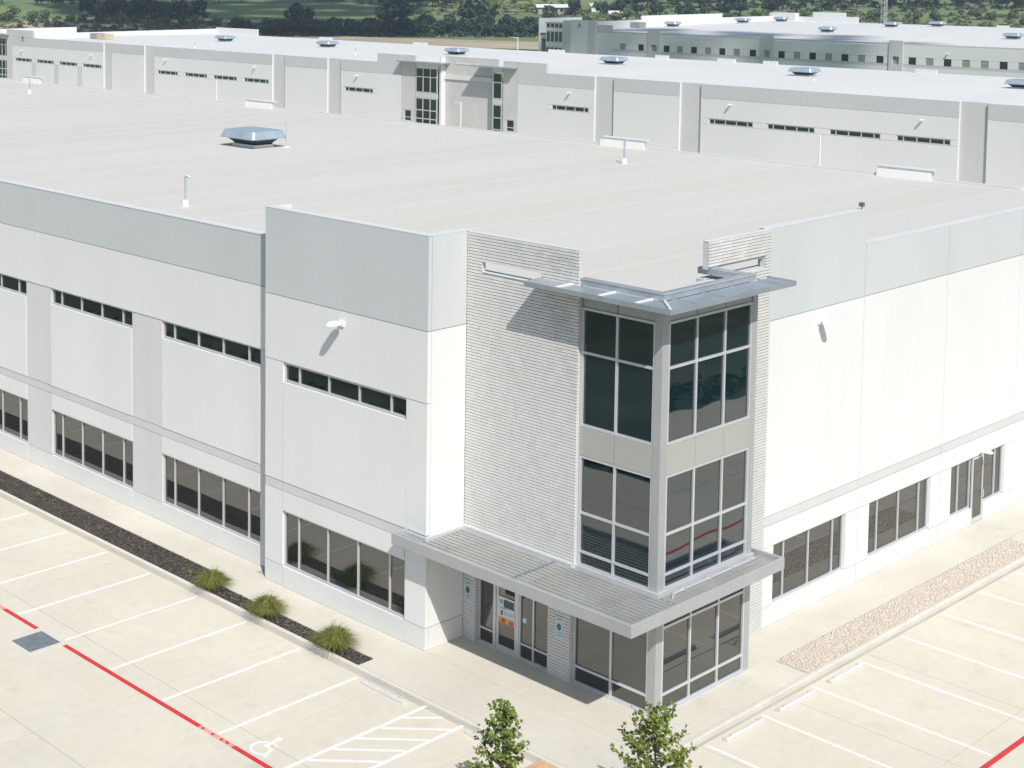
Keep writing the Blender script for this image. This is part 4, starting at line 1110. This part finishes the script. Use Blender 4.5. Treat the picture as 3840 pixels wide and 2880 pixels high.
def young_tree(loc, H, label, seed, lean=(0, 0), spread=1.0):
    rnd = random.Random(seed)
    r = empty('young_tree', loc, label, 'tree', 'young trees at the parking corner')
    b = MB()
    tip = Vector((lean[0], lean[1], H - .15))
    b.tube([(0, 0, 0), (.02, 0, H * .3), tip * .6 + Vector((.03, .02, 0)), tip * .85, tip], [.045, .04, .03, .016, .006], 7)
    tw = []
    for k in range(30):
        f = .34 + .62 * (k / 29) + rnd.uniform(-.02, .02)
        a = k * 2.4 + rnd.uniform(-.4, .4)
        L = spread * (.16 + .80 * (1 - f) ** .8) * rnd.uniform(.65, 1.1)
        p0 = Vector((tip.x * f, tip.y * f, (H - .15) * f))
        p2 = p0 + Vector((math.cos(a) * L, math.sin(a) * L, L * rnd.uniform(.45, .9)))
        p1 = p0.lerp(p2, .5) + Vector((0, 0, -.06 * L))
        b.tube([p0, p1, p2], [.014, .009, .004], 5)
        tw.append((p0, p1, p2))
    tw.append((tip * .85, tip * .93, tip))
    b.build('trunk', M['bark'], None).parent = r
    c = MB()
    for (p0, p1, p2) in tw:
        n = int(12 + (p2 - p0).length * 44)
        for k in range(n):
            s = rnd.uniform(.25, 1.05)
            q = p0.lerp(p1, s * 2) if s < .5 else p1.lerp(p2, (s - .5) * 2)
            q = q + Vector((rnd.gauss(0, .05), rnd.gauss(0, .05), rnd.gauss(.0, .05)))
            d = Vector((rnd.gauss(0, 1), rnd.gauss(0, 1), rnd.gauss(.1, .6))).normalized(); e = d.orthogonal().normalized()
            e.rotate(Matrix.Rotation(rnd.uniform(0, 6.28), 3, d))
            l = rnd.uniform(.07, .14); w = l * rnd.uniform(.45, .65); f = d.cross(e) * .25 * w
            c.face([q, q + d * l * .5 + e * w + f, q + d * l, q + d * l * .5]); c.face([q, q + d * l * .5, q + d * l, q + d * l * .5 - e * w + f])
    c.build('crown', M['leaf'], None).parent = r
    return r
young_tree((-7.75, -.88, -.03), 3.35, 'young green tree at the bottom edge, left one of the pair', 21, (.05, -.03), 1.1)
young_tree((-5.35, -4.05, -.03), 3.5, 'young green tree at the bottom edge, right one before the corner column', 33, (-.16, .14), 1.8)

# ---- trees and scrub of the hills
def far_tree_mesh(seed, R, H, m, n=420):
    rnd = random.Random(seed)
    c = MB()
    lobes = []
    for k in range(9):
        a = rnd.uniform(0, 2 * PI); q = R * rnd.uniform(0, .62)
        lobes.append((Vector((math.cos(a) * q, math.sin(a) * q, H * rnd.uniform(.42, .78))), R * rnd.uniform(.32, .52)))
    for (p, rr) in lobes:
        for k in range(n // 9):
            d = Vector((rnd.gauss(0, 1), rnd.gauss(0, 1), rnd.gauss(.25, .9))).normalized()
            q = p + d * rr * rnd.uniform(.55, 1.0)
            q.z = max(q.z, H * .14)
            s = rr * rnd.uniform(.18, .34); e = (d + Vector((rnd.gauss(0, .5), rnd.gauss(0, .5), rnd.gauss(0, .5)))).normalized(); u = e.orthogonal().normalized(); w = e.cross(u)
            c.face([q - u * s - w * s * .7, q + u * s - w * s * .5, q + u * s * .8 + w * s * .7, q - u * s * .7 + w * s])
    t = MB(); t.tube([(0, 0, -.5), (0, 0, H * .55)], [R * .07, R * .04], 6)
    for k in range(3):
        a = k * 2.1; t.tube([(0, 0, H * .32), (math.cos(a) * R * .4, math.sin(a) * R * .4, H * .6)], [R * .035, R * .012], 4)
    return c.mesh('crown', m), t.mesh('trunk', M['bark'])
PROTO = {'dark': [far_tree_mesh(s, 5.0, 7.6, M['crown_dark']) for s in (1, 2, 3)], 'mid': [far_tree_mesh(s, 3.8, 5.2, M['crown_mid'], 330) for s in (4, 5)], 'light': [far_tree_mesh(s, 3.2, 4.2, M['crown_light'], 300) for s in (6, 7)]}
LAB = {'dark': 'dark green oak in the hills behind the warehouses', 'mid': 'mid green bushy tree on the slopes behind the warehouses', 'light': 'yellow green young tree on the sunlit far slope'}
rt = random.Random(5)
def plant(kind, t, d, s, lab):
    p = field(t, d); z = ground_h(p.x, p.y)
    cm, tm = rt.choice(PROTO[kind])
    r = empty('oak_tree' if kind == 'dark' else 'hill_tree', (p.x, p.y, z), lab, 'tree', 'stand: ' + lab, rt.uniform(0, 6.28))
    r.scale = (s * rt.uniform(.85, 1.2), s * rt.uniform(.85, 1.2), s * rt.uniform(.85, 1.15))
    for nm, me in (('crown', cm), ('trunk', tm)):
        o = bpy.data.objects.new(nm, me); COL.objects.link(o); o.parent = r
def rows(kind, n, t0, t1, d0, d1, s0, s1, lab):
    for k in range(n):
        t = t0 + (t1 - t0) * (k + rt.random()) / n
        plant(kind, t, rt.uniform(d0, d1), rt.uniform(s0, s1), lab)
rows('dark', 44, -.045, .158, 640, 662, .55, .9, 'dark oak in the front row of the belt behind the dirt strip')
rows('dark', 26, -.03, .158, 668, 690, .6, .95, 'dark oak in the back row of the belt behind the dirt strip')
rows('dark', 5, -.232, -.19, 765, 785, 1.0, 1.4, 'dark oak before the bright meadow at the top left corner')
rows('dark', 8, -.176, -.146, 765, 800, .9, 1.4, 'dark oak in the clump just right of the top left bright meadow')
rows('dark', 20, -.143, -.065, 735, 775, .8, 1.2, 'dark oak in the wood left of the big shaded meadow')
rows('dark', 20, -.15, -.04, 850, 880, .9, 1.2, 'dark oak along the top edge above the shaded meadow')
rows('mid', 16, -.20, -.03, 690, 722, .6, 1.0, 'mid green bushy tree just above the middle warehouse roof at left')
for k in range(26):                                      # dark wood behind the meadow, coming down to the right
    f = (k + rt.random()) / 26; plant('dark', -.02 + .11 * f, 895 - 90 * f + rt.uniform(-10, 10), rt.uniform(.9, 1.3), 'dark oak in the wood sloping down right of the shaded meadow')
for (t, d, lab) in ((-.004, 700, 'tall dark oak standing above the left end of the belt'), (.052, 700, 'big dark oak left of the hill house, lowest of three'), (.062, 706, 'big dark oak left of the hill house, rightmost of three'), (.056, 712, 'big dark oak left of the hill house, farthest of three'), (.105, 702, 'broad dark oak below the bare earth patches'), (.112, 698, 'broad dark oak next to the one below the bare patches')): plant('dark', t, d, 1.5, lab)
rows('light', 12, .088, .165, 775, 870, .7, 1.3, 'yellow green tree on the sunlit slope round the hill house')
rows('mid', 18, .15, .47, 690, 740, .8, 1.2, 'mid green tree just above the far warehouse roof')
rows('dark', 40, .20, .47, 790, 850, .9, 1.35, 'dark oak in the long wood along the top right edge')
rows('dark', 12, .155, .30, 735, 770, .7, 1.1, 'dark oak behind the white rear blocks of the far warehouse')
rows('light', 10, .16, .30, 700, 760, .6, 1.0, 'yellow green tree behind the left half of the far warehouse')
# continuous scrub that reads as one mass
def scrub(name, label, m, n, area, s0, s1, seed):
    rnd = random.Random(seed); b = MB()
    for k in range(n):
        t0, t1, d0, d1 = rnd.choice(area)
        p = field(rnd.uniform(t0, t1), rnd.uniform(d0, d1)); s = rnd.uniform(s0, s1); z = ground_h(p.x, p.y)
        for j in range(16):
            d = Vector((rnd.gauss(0, 1), rnd.gauss(0, 1), abs(rnd.gauss(.3, .8)))).normalized()
            q = Vector((p.x, p.y, z)) + Vector((d.x * s, d.y * s, d.z * s * .9)) * rnd.uniform(.6, 1)
            e = (d + Vector((rnd.gauss(0, .5), rnd.gauss(0, .5), rnd.gauss(0, .5)))).normalized(); u = e.orthogonal().normalized() * s * rnd.uniform(.25, .45); w = e.cross(u)
            b.face([q - u - w * .7, q + u - w * .6, q + u * .8 + w * .7, q - u * .7 + w])
    tag(b.build(name, m), label, 'scrub', None, 'stuff')
scrub('dark_scrub', 'dark scrub filling the tree belts behind the warehouses', M['crown_dark'], 900, [(-.05, .16, 636, 690), (-.05, .16, 636, 690), (-.145, -.065, 735, 780), (.2, .47, 790, 855)], 1.2, 2.6, 2)
scrub('green_scrub', 'mid green scrub on the slopes behind the warehouses', M['crown_mid'], 1500, [(-.23, -.03, 640, 725), (-.23, -.03, 640, 725), (.155, .47, 660, 790), (.155, .47, 660, 790), (.16, .47, 850, 920), (.05, .16, 760, 880)], .7, 2.2, 3)
# scrub across the road on the drone's side, which the lower glass mirrors
def scrub_near():
    rnd = random.Random(9); b = MB()
    for k in range(620):
        if rnd.random() < .5: x, y = -18.2 - abs(rnd.gauss(0, 1.1)), rnd.uniform(-22, 60)
        else: x, y = rnd.uniform(-20, 60), -19.2 - abs(rnd.gauss(0, 1.1))
        if (Vector((x, y)) - Vector((CAM.x, CAM.y))).length < 6: continue
        s = rnd.uniform(.3, .8)
        for j in range(14):
            d = Vector((rnd.gauss(0, 1), rnd.gauss(0, 1), abs(rnd.gauss(.3, .8)))).normalized()
            q = Vector((x, y, -.4)) + Vector((d.x * s, d.y * s, d.z * s)) * rnd.uniform(.6, 1)
            u = d.orthogonal().normalized() * s * rnd.uniform(.2, .4); w = d.cross(u)
            b.face([q - u - w * .7, q + u - w * .6, q + u * .8 + w * .7, q - u * .7 + w])
    tag(b.build('roadside_scrub', M['crown_dark']), 'dark scrub across the lot edge, mirrored in the tower glass', 'scrub', None, 'stuff')
scrub_near()
b = MB(); b.prism([(-90, -90), (120, -90), (120, -18.32), (-17.42, -18.32), (-17.42, 160), (-90, 160)], -.42, -.32)
tag(b.build('verge', M['lawn']), 'dark grass verge beyond the parking lot edge', None, None, 'structure')

# ---- far houses on the sunny slope
def far_house(t, d, w, l, h, label, roofm, wallm, rot):
    p = field(t, d); z = ground_h(p.x, p.y)
    r = empty('ranch_house', (p.x, p.y, z), label, 'house', None, rot)
    b = MB(); b.box(-l / 2, l / 2, -w / 2, w / 2, -1, h); b.build('wall', wallm, None).parent = r
    b = MB(); e = .8
    b.v += [(-l / 2 - e, -w / 2 - e, h), (l / 2 + e, -w / 2 - e, h), (l / 2 + e, w / 2 + e, h), (-l / 2 - e, w / 2 + e, h), (-l / 2 - e, 0, h + 1.6), (l / 2 + e, 0, h + 1.6)]
    b.f += [(0, 1, 5, 4), (2, 3, 4, 5), (0, 4, 3), (1, 2, 5), (3, 2, 1, 0)]; b.m += [0] * 5
    b.build('roof', roofm, None).parent = r
    for k in range(max(2, int(l / 5))):
        x = -l / 2 + 2 + k * 4.4
        if x > l / 2 - 1.5: break
        b = MB(); b.box(x, x + 1.6, -w / 2 - .06, -w / 2 - .01, .9, 2.3); b.build('window', M['dark'], None).parent = r
HR = math.atan2(RH.y, RH.x)
far_house(.160, 768, 8, 19, 3.0, 'long low pale roofed house on the hill left of the far warehouse', M['roof_far'], mat('house_wall', (.34, .30, .26), .8, .1), HR)
far_house(.187, 785, 6, 8, 2.4, 'small cream shed among trees right of the pale roofed house', mat('cream_roof', (.6, .52, .38), .8, .05), M['farwall'], HR)
far_house(.199, 745, 5, 7, 2.2, 'little white roofed shed above the far glass tower', M['cap'], M['farwall'], HR)
# pale bare patches round the house
for (t, d, w, l) in ((.137, 782, 9, 16), (.147, 800, 8, 20), (.125, 768, 6, 12)):
    p = field(t, d); rowsp = []
    for i in range(5):
        q = p + RH * (l * (i / 4 - .5)) + FH * 3 * math.sin(i * 1.3); rowsp.append((q - FH * w * .5 * (.5 + .5 * math.sin(PI * (i + .5) / 5)), q + FH * w * .5 * (.5 + .5 * math.sin(PI * (i + .5) / 5))))
    tag(drape('bare_patch', rowsp, M['dirt'], .3), 'pale bare earth near the hill house')

# ---- clouds out of view, added and spaced only to shade hills and far roof
def clouds():
    rnd = random.Random(17); b = MB()
    def puff(c, r):
        n = len(b.v); seg, rin = 12, 7
        for i in range(rin + 1):
            ph = PI * i / rin
            for k in range(seg):
                th = 2 * PI * k / seg; q = Vector((math.sin(ph) * math.cos(th), math.sin(ph) * math.sin(th), math.cos(ph) * .5))
                q *= r * (1 + .18 * noise.noise(q * 2 + c * .01)); b.v.append(tuple(c + q))
        for i in range(rin):
            for k in range(seg):
                j = (k + 1) % seg; b.f.append((n + i * seg + k, n + (i + 1) * seg + k, n + (i + 1) * seg + j, n + i * seg + j)); b.m.append(0)
    def over(gx, gy, Z=760): k = Z / TO_SUN.z; return Vector((gx + TO_SUN.x * k, gy + TO_SUN.y * k, Z))
    for i in range(11):
        for k in range(7):
            p = field(-.145 + .020 * i + rnd.uniform(-.006, .006), 640 + 36 * k + rnd.uniform(-10, 10)); puff(over(p.x, p.y), rnd.uniform(11, 19))
    for i in range(6):
        for k in range(4):
            q = (i * 20 + rnd.uniform(-5, 5), k * 13 + rnd.uniform(-4, 4))
            if i == 0 and k % 2: continue
            puff(over(284 + q[1], 158 + q[0]), rnd.uniform(6, 9.5))
    tag(b.build('clouds', M['cloud'], smooth=True), 'unseen clouds high over the site, placed to shade the hills and far roof', 'cloud', None, 'stuff')
clouds()

# ---- thin summer air between the lens and the hills
def haze():
    b = MB(); b.box(-2600, 2600, -2600, 2600, -13, 29)
    m = bpy.data.materials.new('air'); m.use_nodes = True
    nt = m.node_tree; nt.nodes.remove(nt.nodes['Principled BSDF'])
    v = nt.nodes.new('ShaderNodeVolumePrincipled')
    v.inputs['Color'].default_value = (.72, .86, 1.0, 1)
    v.inputs['Density'].default_value = HAZE
    v.inputs['Anisotropy'].default_value = .2
    lnk(nt, v.outputs[0], nt.nodes['Material Output'].inputs['Volume'])
    o = b.build('haze', m); tag(o, 'thin pale blue summer haze over the whole site', 'haze', None, 'stuff')
haze()
